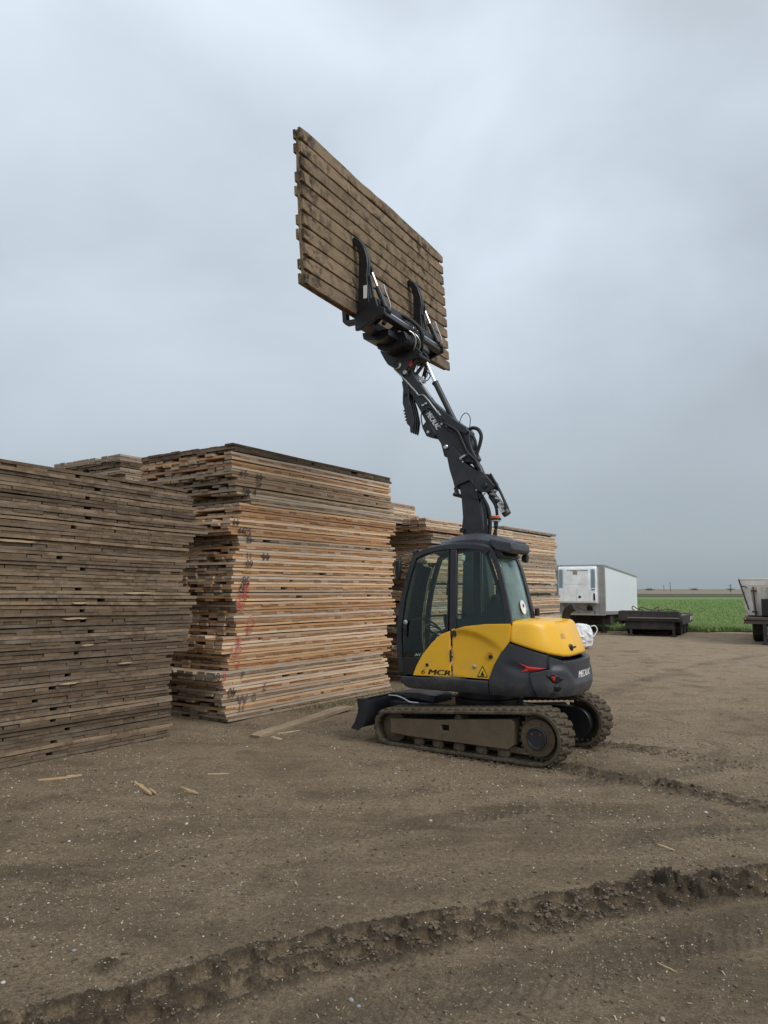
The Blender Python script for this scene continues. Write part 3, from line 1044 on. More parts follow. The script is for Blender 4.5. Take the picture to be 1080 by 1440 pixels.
# ------------------------------------------------------------------ the excavator
# local frame: x forward, y left (towards the camera), z up
exc = empty('compact_excavator', MC, (0, 0, MROT))
tag(exc, 'yellow and charcoal tracked excavator with its boom raised, beside the mat piles', 'excavator')
UY = Matrix.Rotation(R(144.8) - MROT, 4, 'Z')      # the undercarriage is turned slightly under the house

# --- undercarriage
def hull_path(offs):
    """outline of the belt round idler and sprocket, offset outwards"""
    pts = []
    for cx, cz, r in ((1.035, .262, .232), (-1.055, .352, .322), (0, .20, .17), (-.6, .20, .17), (.6, .20, .17)):
        for k in range(72):
            a = 2 * math.pi * k / 72
            pts.append((cx + (r + offs) * math.cos(a), cz + (r + offs) * math.sin(a)))
    pts = sorted(set(pts))

    def half(ps):
        h = []
        for p in ps:
            while len(h) > 1 and (h[-1][0] - h[-2][0]) * (p[1] - h[-2][1]) - (h[-1][1] - h[-2][1]) * (p[0] - h[-2][0]) <= 0: h.pop()
            h.append(p)
        return h
    lo = half(pts); hi = half(pts[::-1])
    return lo[:-1] + hi[:-1]


def resample(P, n):
    P = [Vector((a, b_)) for a, b_ in P]
    P.append(P[0])
    S = [0]
    for i in range(len(P) - 1): S.append(S[-1] + (P[i + 1] - P[i]).length)
    out = []
    j = 0
    for k in range(n):
        d = S[-1] * k / n
        while S[j + 1] < d: j += 1
        f = (d - S[j]) / max(S[j + 1] - S[j], 1e-9)
        p = P[j].lerp(P[j + 1], f)
        out.append((p, (P[j + 1] - P[j]).normalized()))
    return out


lug_r = random.Random(3)


def lug_mesh(seed):
    r = random.Random(seed)
    V = []
    for z, sx, sy in ((-.01, .040, .092), (.018, .036, .090), (.030, .022, .080)):
        for a, c in ((-1, -1), (1, -1), (1, 1), (-1, 1)):
            V.append((a * sx + c * .012 + r.uniform(-.004, .004), c * sy + r.uniform(-.004, .004), z + r.uniform(-.003, .003)))
    F = [(8, 9, 10, 11), (3, 2, 1, 0)]
    for q in (0, 4):
        for k in range(4): F.append((q + k, q + (k + 1) % 4, q + 4 + (k + 1) % 4, q + 4 + k))
    me = bpy.data.meshes.new('track_lug')
    me.from_pydata(V, [], F)
    me.materials.append(M_track)
    return me


lugs = [lug_mesh(k) for k in range(6)]
for side in (1, -1):
    yc = side * .70
    out_p = resample(hull_path(0), 150)
    in_p = resample(hull_path(-.038), 150)
    mb = MB()
    n = 150
    V = []
    ys = (yc - .205, yc - .19, yc + .19, yc + .205)
    for (p, _), (q, _) in zip(out_p, in_p):
        V += [(p.x, ys[1], p.y), (p.x, ys[2], p.y), (p.x * .96 + q.x * .04, ys[3], p.y * .6 + q.y * .4), (q.x, ys[3], q.y), (q.x, ys[0], q.y), (p.x, ys[0], p.y * .6 + q.y * .4)]
    F = [(i * 6 + k, i * 6 + (k + 1) % 6, ((i + 1) % n) * 6 + (k + 1) % 6, ((i + 1) % n) * 6 + k) for i in range(n) for k in range(6)]
    mb.add(V, F)
    belt = mb.build('rubber_track', M_track, exc, M=UY)
    # drive lugs on the inner face
    mb = MB()
    for p, d in resample(hull_path(-.045), 72):
        nn = Vector((d.y, -d.x))
        mb.bar((p.x + nn.x * .01, yc - .05, p.y + nn.y * .01), (p.x + nn.x * .01, yc + .195, p.y + nn.y * .01), .022, .022)
    mb.build('inner_cleats', M_track, belt, M=UY)['kind'] = 'stuff'
    nl = 54
    for half in (0, 1):
        for k, (p, d) in enumerate(resample(hull_path(.0), nl * 2)):
            if k % 2 != half: continue
            nn = Vector((d.y, -d.x))
            o = link('track_lug', lugs[lug_r.randrange(6)], None, belt)
            X = Vector((d.x, 0, d.y)); Z = Vector((nn.x, 0, nn.y)); Y = Z.cross(X)
            o.matrix_local = UY @ Matrix(((X.x, Y.x, Z.x, p.x), (X.y, Y.y, Z.y, yc + (-.1 if half else .1)), (X.z, Y.z, Z.z, p.y), (0, 0, 0, 1)))
    y0, y1 = (.56, .87) if side > 0 else (-.84, -.56)
    # side frame, built round its square opening
    yf0, yf1 = sorted((side * .56, side * .875))
    mb = MB()
    mb.prism([(1.03, .385), (1.02, .20), (.72, .185), (.235, .185), (.235, .44)], yf0, yf1)
    mb.prism([(.235, .385), (.235, .44), (.125, .455), (.125, .385)], yf0, yf1)
    mb.prism([(.235, .31), (.125, .31), (.125, .185), (.235, .185)], yf0, yf1)
    mb.prism([(.125, .455), (.125, .185), (-.70, .185), (-.76, .24), (-.78, .50), (-.74, .545)], yf0, yf1)
    fr = mb.build('track_frame', M_mudsteel, exc, bevel=.006, M=UY)
    MB().box(.12, .24, min(side * .60, side * .80), max(side * .60, side * .80), .30, .39).build('slot_back', M_hole, fr, M=UY)
    # sprocket with teeth, hub and cap
    mb = MB()
    a0, a1 = (.62, .80) if side > 0 else (-.80, -.62)
    prof = []
    for k in range(23 * 4):
        rr = .285 if k % 4 < 2 else .255
        a = 2 * math.pi * k / 92
        prof.append((-1.055 + rr * math.cos(a), .352 + rr * math.sin(a)))
    mb.prism(prof, side * .72 - .02, side * .72 + .02)
    sp = mb.build('sprocket', M_mudsteel, exc, bevel=.004, M=UY)
    ax_ = (0, side, 0)
    MB().lathe([(.20, 0), (.22, .05), (.215, .075), (.15, .085), (.142, .10), (0, .10)], (-1.055, side * .74, .352), ax_, 32).build('drive_hub', M_mudsteel, sp, M=UY)
    MB().lathe([(.128, 0), (.128, .022), (.118, .03), (.104, .026), (.100, .018), (0, .018)], (-1.055, side * .838, .352), ax_, 32).build('hub_cap', M_dark, sp, M=UY)
    for q in (-1, 1):
        MB().lathe([(.012, 0), (.012, .006), (0, .006)], (-1.055 + q * .055, side * .856, .40), ax_, 12).build('hub_plug', M_reddim, sp, M=UY)
    for k in range(8):
        a = k * math.pi / 4 + .3
        MB().lathe([(.011, 0), (.011, .012), (0, .012)], (-1.055 + .172 * math.cos(a), side * .822, .352 + .172 * math.sin(a)), ax_, 6).build('hub_bolt', M_mudsteel, sp, M=UY)
    MB().lathe([(.19, -.06), (.195, .04), (.15, .06), (.06, .07), (0, .07)], (1.035, side * .72, .262), ax_, 28).build('idler_wheel', M_mudsteel, exc, M=UY)
    for x in (.62, .33, .02, -.30, -.60):
        MB().lathe([(.062, -.03), (.078, .0), (.078, .05), (.05, .06), (.034, .075), (0, .075)], (x, side * .76, .122), ax_, 20).build('track_roller', M_mudsteel, exc, M=UY)
    MB().lathe([(.05, -.1), (.05, .1), (0, .1)], (.02, side * .72, .475), ax_, 14).build('carrier_roller', M_mudsteel, exc, M=UY)
    # drive motor cover inside the belt
    yi0, yi1 = sorted((side * .42, side * .60))
    MB().prism([(-1.055 + .2 * math.cos(a), .352 + .2 * math.sin(a)) for a in [math.pi / 2 + k * math.pi / 10 for k in range(11)]] + [(-.55, .17), (-.55, .55)], yi0, yi1).build('drive_cover', M_dark2, exc, bevel=.01, M=UY)

mb = MB()
mb.box(-.62, .62, -.44, .44, .34, .56)
mb.bar((.55, .35, .45), (.85, .62, .36), .2, .18); mb.bar((.55, -.35, .45), (.85, -.62, .36), .2, .18)
mb.bar((-.55, .35, .45), (-.8, .62, .36), .2, .18); mb.bar((-.55, -.35, .45), (-.8, -.62, .36), .2, .18)
mb.build('centre_frame', M_dark2, exc, bevel=.01, M=UY)
MB().lathe([(.46, 0), (.46, .10), (.42, .11), (.42, .20), (0, .20)], (0, 0, .56), n=40).build('slew_ring', M_dark2, exc)

# dozer blade
mb = MB()
bl = [(1.43, .625), (1.50, .612), (1.478, .50), (1.485, .40), (1.53, .30), (1.61, .212), (1.585, .196), (1.48, .222), (1.405, .32), (1.375, .45), (1.385, .56)]
mb.prism(bl, -.95, .95)
blade = mb.build('dozer_blade', M_dark, exc, bevel=.006, M=UY)
for s in (1, -1):
    e0, e1 = sorted((s * .95, s * .972))
    MB().prism([(1.345, .630), (1.525, .615), (1.505, .52), (1.51, .42), (1.55, .31), (1.625, .206), (1.50, .19), (1.40, .27), (1.355, .42)], e0, e1).build('blade_end_plate', M_dark, blade, bevel=.004, M=UY)
    MB().bar((1.40, s * .34, .45), (.55, s * .30, .47), .11, .15).build('blade_arm', M_dark, blade, bevel=.01, M=UY)
MB().prism([(1.42, .60), (1.36, .64), (.98, .665), (.72, .62), (.72, .53), (1.02, .56)], -.25, .25).build('blade_cover', M_plastic, blade, bevel=.015, M=UY)
MB().tube([(1.30, .52, .628), (1.18, .50, .625), (1.08, .49, .60), (.98, .47, .555), (.85, .45, .55)], .009, 6, 5).build('blade_hose', M_steel, blade, M=UY)
MB().bar((1.40, .95, .634), (1.40, -.95, .634), .03, .006).build('worn_edge', M_steel, blade, M=UY)

# --- house: plan curve of the bodywork and panels laid on it
XS, XR, HW, NE = -.5, -1.31, .80, 2.8
_t = np.linspace(0, math.pi / 2, 160)
_rx = XS + (XR - XS) * np.sin(_t) ** (2 / NE); _ry = HW * np.cos(_t) ** (2 / NE)
_px = np.concatenate([[.95], _rx, _rx[::-1][1:], [.95]]); _py = np.concatenate([[HW], _ry, -_ry[::-1][1:], [-HW]])
_sl = np.concatenate([[0], np.cumsum(np.hypot(np.diff(_px), np.diff(_py)))])
STOT = float(_sl[-1])


def plan(s):
    return float(np.interp(s, _sl, _px)), float(np.interp(s, _sl, _py))


def surf(s, z, off=0.0):
    x, y = plan(s)
    xa, ya = plan(s - .03); xb, yb = plan(s + .03)
    tx, ty = xb - xa, yb - ya
    l = math.hypot(tx, ty) or 1
    nx, ny = -ty / l, tx / l
    if nx * (x + .2) + ny * y < 0: nx, ny = -nx, -ny
    off = off - .06 * max(0, (.95 - z) / .17) ** 2
    return (x + nx * off, y + ny * off, z)


def panel(name, poly, mat, parent, off=0.0, thick=.03, disp=None, res=.045, bevel=.010, mirror=False):
    bm = bmesh.new()
    bm.faces.new([bm.verts.new((a, b_, 0)) for a, b_ in poly])
    lo = [min(p[i] for p in poly) for i in (0, 1)]; hi = [max(p[i] for p in poly) for i in (0, 1)]
    for ax_i in (0, 1):
        k = math.ceil((lo[ax_i] + 1e-4) / res) * res
        while k < hi[ax_i] - 1e-4:
            no = (1, 0, 0) if ax_i == 0 else (0, 1, 0)
            co = (k, 0, 0) if ax_i == 0 else (0, k, 0)
            bmesh.ops.bisect_plane(bm, geom=bm.verts[:] + bm.edges[:] + bm.faces[:], plane_co=co, plane_no=no, dist=1e-5)
            k += res
    for v in bm.verts:
        s, z = v.co.x, v.co.y
        p = surf(s, z, off + (disp(s, z) if disp else 0))
        v.co = (p[0], -p[1], p[2]) if mirror else p
    bm.normal_update()
    f = max(bm.faces, key=lambda q: q.calc_area())
    c = f.calc_center_median()
    if f.normal.dot(Vector((c.x + .2, c.y, 0))) < 0:
        bmesh.ops.reverse_faces(bm, faces=bm.faces)
    me = bpy.data.meshes.new(name)
    bm.to_mesh(me); bm.free()
    me.polygons.foreach_set('use_smooth', [True] * len(me.polygons))
    o = link(name, me, mat, parent)
    sd = o.modifiers.new('thickness', 'SOLIDIFY'); sd.thickness = thick; sd.offset = -1
    if bevel:
        b = o.modifiers.new('bevel', 'BEVEL'); b.width = bevel; b.segments = 2; b.limit_method = 'ANGLE'; b.angle_limit = R(60)
    return o


def decal(name, vs_, fs, mat, parent, s0, z0, off, ang=0.0):
    ca, sa = math.cos(ang), math.sin(ang)
    return flat_mesh(name, vs_, fs, mat, parent, lambda a, b_: surf(s0 + a * ca - b_ * sa, z0 + a * sa + b_ * ca, off))


def sx(x): return .95 - x       # arclength of a point on the straight side


house = MB().box(-1.12, .86, -.70, .70, .80, .86).build('house_deck', M_dark2, exc)
mb = MB(); mb.box(-1.02, -.60, -.62, .62, .86, 1.42); mb.box(-.60, .10, -.74, -.20, .86, 1.50); mb.build('engine_bay', M_dark2, exc)
for mir in (False, True):
    mm = dict(mirror=mir)
    side_door_x = [(.184, 1.577), (.0, 1.633), (-.283, 1.668), (-.615, 1.680), (-.602, 1.461), (-.489, 1.318), (-.391, 1.155), (-.318, .985), (.184, .992)]
    panel('sill_panel', [(.02, .93), (.03, .955), (.76, .965), (1.26, .965), (1.255, .785), (.60, .792), (.12, .80), (.06, .83)], M_plastic, exc, .008, .05, **mm)
    if not mir:
        def dent(s, z):
            x = .95 - s
            arc = 1.575 - max(0, .10 - x) ** 2 * .62
            return -.036 * float(sm(-.012, .03, arc - z)) * float(sm(-.62, -.2, x)) if True else 0
        sd_ = panel('side_cover', [(sx(a), z) for a, z in side_door_x], M_yellow, exc, .012, .03, disp=dent, res=.03)
        fq = panel('door_panel', [(sx(a), z) for a, z in [(.744, .978), (.695, 1.096), (.609, 1.241), (.47, 1.406), (.323, 1.528), (.205, 1.569), (.205, .990)]], M_yellow, exc, .012, .03, res=.03)
    else:
        sd_ = panel('side_cover', [(sx(a), z) for a, z in side_door_x] [:-1] + [(sx(.75), .99), (sx(.75), 1.40)], M_yellow, exc, .012, .03, **mm)
    # charcoal counterweight: flank, then the thicker tail casting
    def crease(s, z):
        return -.022 * float(np.exp(-((z - 1.14 - .25 * (1.62 - s)) / .05) ** 2)) * float(sm(1.42, 1.62, s) * (1 - sm(1.66, 1.85, s)))
    cwp = panel('counterweight_flank', [(1.270, .790), (1.273, .992), (1.345, 1.171), (1.445, 1.335), (1.553, 1.440), (1.684, 1.400), (1.814, 1.360), (1.927, 1.326), (2.012, 1.302), (2.02, 1.150), (1.80, 1.095), (1.782, 1.061), (1.814, .948), (1.868, .80), (1.598, .79)],
                M_plastic, exc, .010, .05, disp=crease, res=.03, **mm)
    if not mir:
        vs_ = [(1.660, 1.208), (1.775, 1.168), (1.985, 1.149), (1.885, 1.124), (1.665, 1.092), (1.752, 1.140)]
        me = panel('red_accent', vs_, M_red, cwp, .0155, .004, disp=crease, res=.03, bevel=0)
half = [(1.878, .80), (1.822, .948), (1.790, 1.061), (1.805, 1.090), (2.022, 1.138), (2.026, 1.287), (2.182, 1.240), (2.217, 1.230), (2.415, 1.226)]
S2 = STOT
def tail_disp(s, z):
    e = min(s, S2 - s)
    lip = float(sm(1.135, 1.15, z + .16 * float(sm(2.2, 2.42, e))))      # upper band steps in above the lip
    return -.030 * lip * float(sm(2.02, 2.06, e)) - .020 * float(sm(1.0, .82, z)) * 0
tail = panel('counterweight', half + [(S2 - a, z) for a, z in half[::-1]], M_plastic, exc, .040, .09, disp=tail_disp, res=.03, bevel=.012)
# lamp recesses in the tail
for mir in (False, True):
    q = lambda s: S2 - s if mir else s
    for nm, poly, mt in (('tail_lamp_recess', [(1.975, 1.070), (2.066, 1.088), (2.200, 1.024), (2.101, .970), (2.052, .984)], M_dark2), ('tail_lamp', [(2.035, 1.05), (2.085, 1.055), (2.075, 1.0), (2.055, 1.0)], M_red),
                         ('tow_recess', [(2.07, .935), (2.12, .945), (2.165, .91), (2.13, .875), (2.075, .88)], M_dark2)):
        panel(nm, [(q(a), z) for a, z in poly], mt, tail, .0445 if mt is M_dark2 else .048, .004, bevel=0, res=.03)
v_, f_ = text_data('MECALAC', .14, .22, 0, 1.0)
x0_ = min(p[0] for p in v_); x1_ = max(p[0] for p in v_)
k_ = .50 / (x1_ - x0_)
for bx_, bo_ in ((0, 0), (.010, .0006)):
    decal('maker_lettering', [((p[0] - x0_) * k_ + bx_, p[1] * .85) for p in v_], f_, M_white, tail, 2.50, 1.012, .0165 + bo_)

# hood: rises from the counterweight line, wraps round the tail
hb_s = [1.557, 1.684, 1.814, 1.927, 2.042, 2.134, 2.237, 2.39, 2.61, STOT / 2]
hb_z = [1.462, 1.420, 1.380, 1.346, 1.316, 1.300, 1.284, 1.275, 1.280, 1.285]
cols_s = np.linspace(1.557, STOT - 1.557, 72)
rows = [(0, 0), (.08, -.006), (.24, .004), (.42, .022), (.60, .046), (.76, .066), (.88, .086), (.95, .108), (.99, .140)]
V, F = [], []
for s in cols_s:
    e = min(s, STOT - s)
    zb = float(np.interp(e, hb_s, hb_z))
    x, y, _ = surf(s, 1.4, .012)
    wr = float(sm(1.75, 2.55, e))
    zt = 1.700 - .01 * wr
    for tt, ins in rows:
        q = ins * (.45 + .62 * wr) + (.07 + .10 * tt) * wr
        V.append((-.60 + (x + .60) * (1 - q * 1.25), y * (1 - q * (1.15 if wr < .5 else 1.0)), zb + (zt - zb) * tt))
    for q, dz in ((.26, .008), (.42, .016), (.70, .022), (.985, .025)):
        q2 = q * (.6 + .4 * wr) + .17 * wr * (1 - q) if q < .6 else q
        V.append((-.60 + (x + .60) * (1 - q2), y * (1 - q2), zt + dz))
nrw = len(rows) + 4
for i in range(len(cols_s) - 1):
    for k in range(nrw - 1):
        F.append((i * nrw + k, (i + 1) * nrw + k, (i + 1) * nrw + k + 1, i * nrw + k + 1))
hood = MB().add(V, F).build('engine_hood', M_yellow, exc, angle=70)
sd = hood.modifiers.new('thickness', 'SOLIDIFY'); sd.thickness = .02; sd.offset = -1


def hood_pt(s, t_):
    e = min(s, STOT - s)
    zb = float(np.interp(e, hb_s, hb_z)); x, y, _ = surf(s, 1.4, .012); wr = float(sm(1.75, 2.55, e)); zt = 1.700 - .01 * wr
    ins = float(np.interp(t_, [r_[0] for r_ in rows], [r_[1] for r_ in rows])); q = ins * (.45 + .62 * wr) + (.07 + .10 * t_) * wr
    return Vector((-.60 + (x + .60) * (1 - q * 1.25), y * (1 - q * (1.15 if wr < .5 else 1.0)), zb + (zt - zb) * t_))


p = hood_pt(2.47, .24)
MB().lathe([(.045, -.03), (.045, .006), (.03, .014), (0, .014)], p, (-.85, .5, .1), 20).build('hood_lock', M_dark2, hood)
MB().bar(p + Vector((-.02, .03, 0)), p + Vector((-.05, -.05, .012)), .03, .02).build('hood_handle', M_dark2, hood, bevel=.005)
v_, f_ = text_data('6MCR', .10, .2, .002)
M_ghost = simple('grey_decal', (.50, .36, .16), .5)
flat_mesh('model_lettering', v_, f_, M_ghost, hood, lambda a, b_: hood_pt(2.30 + a * .55, .52 + b_ * 2.0) + Vector((-.004, .0045, .003)))
# exhaust elbow behind the hood
MB().tube([(-.95, -.45, 1.62), (-.96, -.45, 1.76), (-1.0, -.45, 1.83), (-1.07, -.45, 1.87)], lambda t_: .05 + .012 * t_, 12, 5).build('exhaust_pipe', M_rubber, exc)

# decals and fittings of the left side
v_, f_ = text_data('MCR', .112, .22, 0)
w_ = max(p[0] for p in v_)
for bx_, bo_ in ((0, 0), (.007, .0005), (.014, .001)):
    decal('model_lettering', [(p[0] * .325 / w_ + bx_, p[1] * .85) for p in v_], f_, M_black, fq, sx(.535), 1.003, .0145 + bo_)
v_, f_ = text_data('6', .112, .22, 0)
decal('model_numeral', [(p[0] * 1.25, p[1] * .80) for p in v_], f_, M_black, fq, sx(.635), 1.003, .0145)
for x, z, r_, nm, mt in ((.535, 1.123, .022, 'panel_hole', M_hole), (-.118, 1.128, .026, 'cover_lock', M_steel)):
    MB().lathe([(r_, 0), (r_, .006), (r_ * .6, .012), (0, .012)], (x, .812 - (.036 if x < 0 else 0), z), (0, 1, 0), 18).build(nm, mt, sd_ if x < 0 else fq)
MB().lathe([(.052, 0), (.050, .005), (.040, .006), (.034, -.004), (0, -.004)], (-.335, .790, 1.273), (0, 1, 0), 24).build('fuel_cap_ring', simple('yellow_ring', (.62, .32, .02), .4), sd_)
MB().lathe([(.024, 0), (.024, .02), (0, .02)], (-.345, .788, 1.265), (0, 1, 0), 14).build('fuel_cap_latch', M_dark2, sd_)
MB().box(.185, .205, .80, .822, 1.18, 1.33).build('door_hinge', M_dark2, exc, bevel=.004)
tri = lambda a: [(-.078 * a, -.062 * a), (.078 * a, -.062 * a), (0, .086 * a)]
decal('warning_triangle', tri(1), [(0, 1, 2)], M_black, sd_, sx(-.228), 1.066, -.0195)
decal('warning_field', tri(.76), [(0, 1, 2)], simple('warning_yellow', (.85, .58, .02), .4), sd_, sx(-.228), 1.064, -.0180)
v_ = [(-.028, -.03), (.0, -.036), (.026, -.03), (.02, -.012), (.006, .002), (.012, .02), (.0, .028), (-.008, .012), (-.02, -.008)]
decal('warning_symbol', v_, [tuple(range(9))], M_black, sd_, sx(-.228), 1.056, -.0165)

# --- cab
def lean(x, y, z):
    return (x, y - .065 * max(0, z - 1.6) / 1.05 if y > .3 else y, z)


CABY0, CABY1 = -.10, .80
front = [(.955, 1.00), (.993, 1.291), (.978, 1.774), (.905, 2.162), (.80, 2.500), (.735, 2.585)]
roofl = [(.735, 2.585), (.525, 2.66), (.208, 2.698), (-.099, 2.689), (-.298, 2.646), (-.366, 2.598)]
rear = [(-.366, 2.598), (-.469, 2.376), (-.541, 2.104), (-.594, 1.87), (-.628, 1.670)]
mb = MB()
whole = [tuple(p)[0::2] for p in smooth_path([(a, 0, b_) for a, b_ in front + roofl[1:] + rear[1:]], 3)]
mb.strip(whole, .062, CABY1 - .055, CABY1)
mb.build('side_frame', M_dark, exc, bevel=.010, fn=lean)
MB().strip(whole, .062, CABY0, CABY0 + .055).build('side_frame', M_dark, exc, bevel=.010)
MB().prism([(.236, 2.62), (.250, 2.62), (.250, 1.56), (.236, 1.56)], .742, .806).build('door_edge', M_dark2, exc, fn=lean)
MB().prism([(.130, 2.625), (.222, 2.625), (.222, 1.50), (.130, 1.50)], .735, .803).build('centre_pillar', M_dark, exc, bevel=.008, fn=lean)
MB().prism([(.125, 2.625), (.22, 2.625), (.22, 1.0), (.125, 1.0)], CABY0, CABY0 + .05).build('centre_pillar', M_dark, exc, bevel=.008)
# door: glass with dark border, lower dark panel
dgl = [(.925, 1.19), (.935, 1.581), (.905, 2.007), (.825, 2.317), (.742, 2.530), (.50, 2.60), (.255, 2.625), (.255, 1.565), (.365, 1.515), (.534, 1.366), (.652, 1.192)]
MB().prism(dgl, .768, .774).build('door_glass', M_glass, exc, fn=lean)
border = [(.955, 1.01), (.965, 1.291), (.960, 1.60), (.944, 1.80), (.918, 1.80), (.925, 1.5), (.915, 1.21), (.66, 1.20), (.70, 1.10), (.735, .99)]
MB().prism([(.955, .98), (.962, 1.20), (.64, 1.20), (.70, 1.08), (.745, .98)], .762, .790).build('door_lower_panel', M_dark2, exc, bevel=.005)
MB().strip([(.968, 1.18), (.975, 1.45), (.96, 1.80), (.89, 2.17), (.775, 2.52), (.50, 2.635), (.25, 2.66)], .045, .755, .764).build('glass_border', M_black, exc, fn=lean)
MB().lathe([(.032, 0), (.032, .012), (.018, .018), (0, .018)], (.862, .790, 1.665), (0, 1, 0), 18).build('door_lock', M_steel, exc)
MB().prism([(.875, 1.68), (.85, 1.68), (.848, 1.50), (.862, 1.46), (.878, 1.50)], .780, .806).build('door_handle', M_dark2, exc, bevel=.006)
MB().tube([(.80, .735, 1.70), (.65, .72, 1.715), (.50, .72, 1.67), (.38, .73, 1.58)], .014, 8, 4).build('grab_rail', M_dark2, exc)
# rear quarter glass with printed lower band
sgl = [(.118, 2.600), (-.09, 2.622), (-.257, 2.585), (-.333, 2.415), (-.427, 2.158), (-.518, 1.869), (-.560, 1.66), (-.165, 1.655), (.130, 1.590)]
MB().prism(sgl, .768, .774).build('quarter_glass', M_glass, exc, fn=lean)
MB().prism([(.12, 1.60), (.12, 1.72), (-.10, 1.77), (-.30, 1.85), (-.47, 1.98), (-.52, 1.86), (-.56, 1.66), (-.165, 1.65)], .756, .763).build('glass_band', M_black, exc, fn=lean)
MB().strip([(.125, 2.65), (-.09, 2.66), (-.27, 2.625), (-.36, 2.42), (-.45, 2.16), (-.54, 1.86)], .05, .757, .764).build('glass_border', M_black, exc, fn=lean)
MB().box(.02, .07, .716, .719, 2.47, 2.55).build('window_sticker', simple('green_sticker', (.35, .62, .50), .5), exc)
# windscreen, right-hand windows, rear window
def sheet(pa, pb, y0, y1, ny, bow, name, mat, th=.006):
    P = [tuple(p)[0::2] for p in smooth_path([(a, 0, b_) for a, b_ in pa], 3)]
    V, F = [], []
    for i, (x, z) in enumerate(P):
        for k in range(ny + 1):
            f = k / ny
            yy = y0 + (y1 - y0) * f
            if yy > .3: yy = lean(0, yy, z)[1]
            V.append((x + bow * (1 - (2 * f - 1) ** 2), yy, z))
    for i in range(len(P) - 1):
        for k in range(ny):
            F.append((i * (ny + 1) + k, i * (ny + 1) + k + 1, (i + 1) * (ny + 1) + k + 1, (i + 1) * (ny + 1) + k))
    o = MB().add(V, F).build(name, mat, exc, angle=60)
    s = o.modifiers.new('thickness', 'SOLIDIFY'); s.thickness = th; s.offset = 0
    return o


sheet([(.93, 1.15), (.965, 1.45), (.945, 1.80), (.875, 2.17), (.78, 2.48)], None, CABY0 + .05, CABY1 - .05, 8, .03, 'windscreen', M_glass)
MB().prism([(.90, 1.15), (.94, 1.5), (.90, 2.0), (.74, 2.55), (.25, 2.62), (.25, 1.15)], CABY0 + .02, CABY0 + .026).build('right_front_glass', M_glass, exc)
MB().prism([(.10, 2.60), (-.25, 2.58), (-.42, 2.15), (-.54, 1.70), (.10, 1.70)], CABY0 + .02, CABY0 + .026).build('right_rear_glass', M_glass, exc)
MB().box(-.60, .10, CABY0 + .01, CABY0 + .035, .9, 1.70).build('right_lower_panel', M_dark2, exc)
rw = [(-.395, 2.52), (-.45, 2.376), (-.522, 2.104), (-.575, 1.87), (-.605, 1.70)]
sheet(rw, None, CABY0 + .05, CABY1 - .05, 6, -.03, 'rear_glass', M_glasssheen)
MB().prism([(-.585, 1.79), (-.575, 1.79), (-.60, 1.66), (-.61, 1.66)], CABY0 + .05, CABY1 - .05).build('rear_glass_band', M_black, exc, fn=lean)
MB().box(-.60, -.56, CABY0, CABY1 - .02, .86, 1.69).build('cab_rear_wall', M_dark2, exc)
MB().box(-.60, .92, CABY0, CABY1 - .05, .87, .95).build('cab_floor', M_dark2, exc)
MB().box(.86, .95, CABY0, CABY1 - .03, .86, 1.18).build('cab_front_wall', M_dark2, exc, bevel=.01)
# right rear pillar and rear header
MB().strip([(-.38, 2.60), (-.482, 2.376), (-.556, 2.104), (-.61, 1.87), (-.645, 1.66)], .05, CABY0 - .02, CABY0 + .07).build('rear_pillar', M_dark, exc, bevel=.012)
MB().lathe([(.03, -.05), (.035, 0), (.03, .05), (0, .05)], (-.66, CABY0 - .02, 1.80), (0, 0, 1), 12).build('pillar_catch', M_dark2, exc)
# round sticker on the rear window
nrm_ = Vector((-.93, 0, .30)).normalized()
MB().lathe([(.092, 0), (.092, .003), (0, .003)], (-.624, .34, 1.875), (-.98, 0, .22), 28).build('round_sticker', M_white, exc)
MB().lathe([(.022, 0), (.022, .002), (0, .002)], (-.6285, .34, 1.895), (-.98, 0, .22), 14).build('sticker_emblem', M_black, exc)
# roof shell and the raised cap with rear visor
V, F = [], []
rp2 = [tuple(p)[0::2] for p in smooth_path([(a, 0, b_) for a, b_ in roofl], 3)]
for x, z in rp2:
    for k in range(9):
        f = k / 8
        V.append((x, CABY0 + .01 + (.735 - CABY0 - .01) * f, z + .045 * (1 - (2 * f - 1) ** 4) - .006))
for i in range(len(rp2) - 1):
    for k in range(8): F.append((i * 9 + k, i * 9 + k + 1, (i + 1) * 9 + k + 1, (i + 1) * 9 + k))
roof = MB().add(V, F).build('cab_roof', M_dark, exc, angle=60)
sd = roof.modifiers.new('thickness', 'SOLIDIFY'); sd.thickness = .03; sd.offset = -1
capL = [(.46, 2.745), (.20, 2.828), (-.06, 2.850), (-.183, 2.830), (-.34, 2.788), (-.60, 2.715), (-.60, 2.65), (-.35, 2.66), (.46, 2.72)]
V, F = [], []
n = len(capL)
for y, sc, dz in ((.60, .0, -.03), (.50, 1, 0), (.10, 1, .012), (-.02, 0.0, -.03)):
    for x, z in capL:
        V.append((x * (.93 if sc == 0 else 1), y, 2.70 + (z - 2.70) * (.62 if sc == 0 else 1) + (dz if z > 2.7 else 0)))
for i in range(3):
    for k in range(n): F.append((i * n + k, i * n + (k + 1) % n, (i + 1) * n + (k + 1) % n, (i + 1) * n + k))
F += [tuple(range(n)), tuple(3 * n + k for k in range(n - 1, -1, -1))]
cap = MB().add(V, F).build('roof_cap', M_plastic, exc, bevel=.015)
MB().prism([(-.30, 2.76), (-.615, 2.70), (-.63, 2.60), (-.58, 2.56), (-.40, 2.60), (-.33, 2.66)], .02, .70).build('rear_visor', M_plastic, exc, bevel=.02)
MB().prism([(-.36, 2.62), (-.46, 2.60), (-.50, 2.52), (-.40, 2.50)], .05, .68).build('rear_header', M_dark2, exc, bevel=.008)
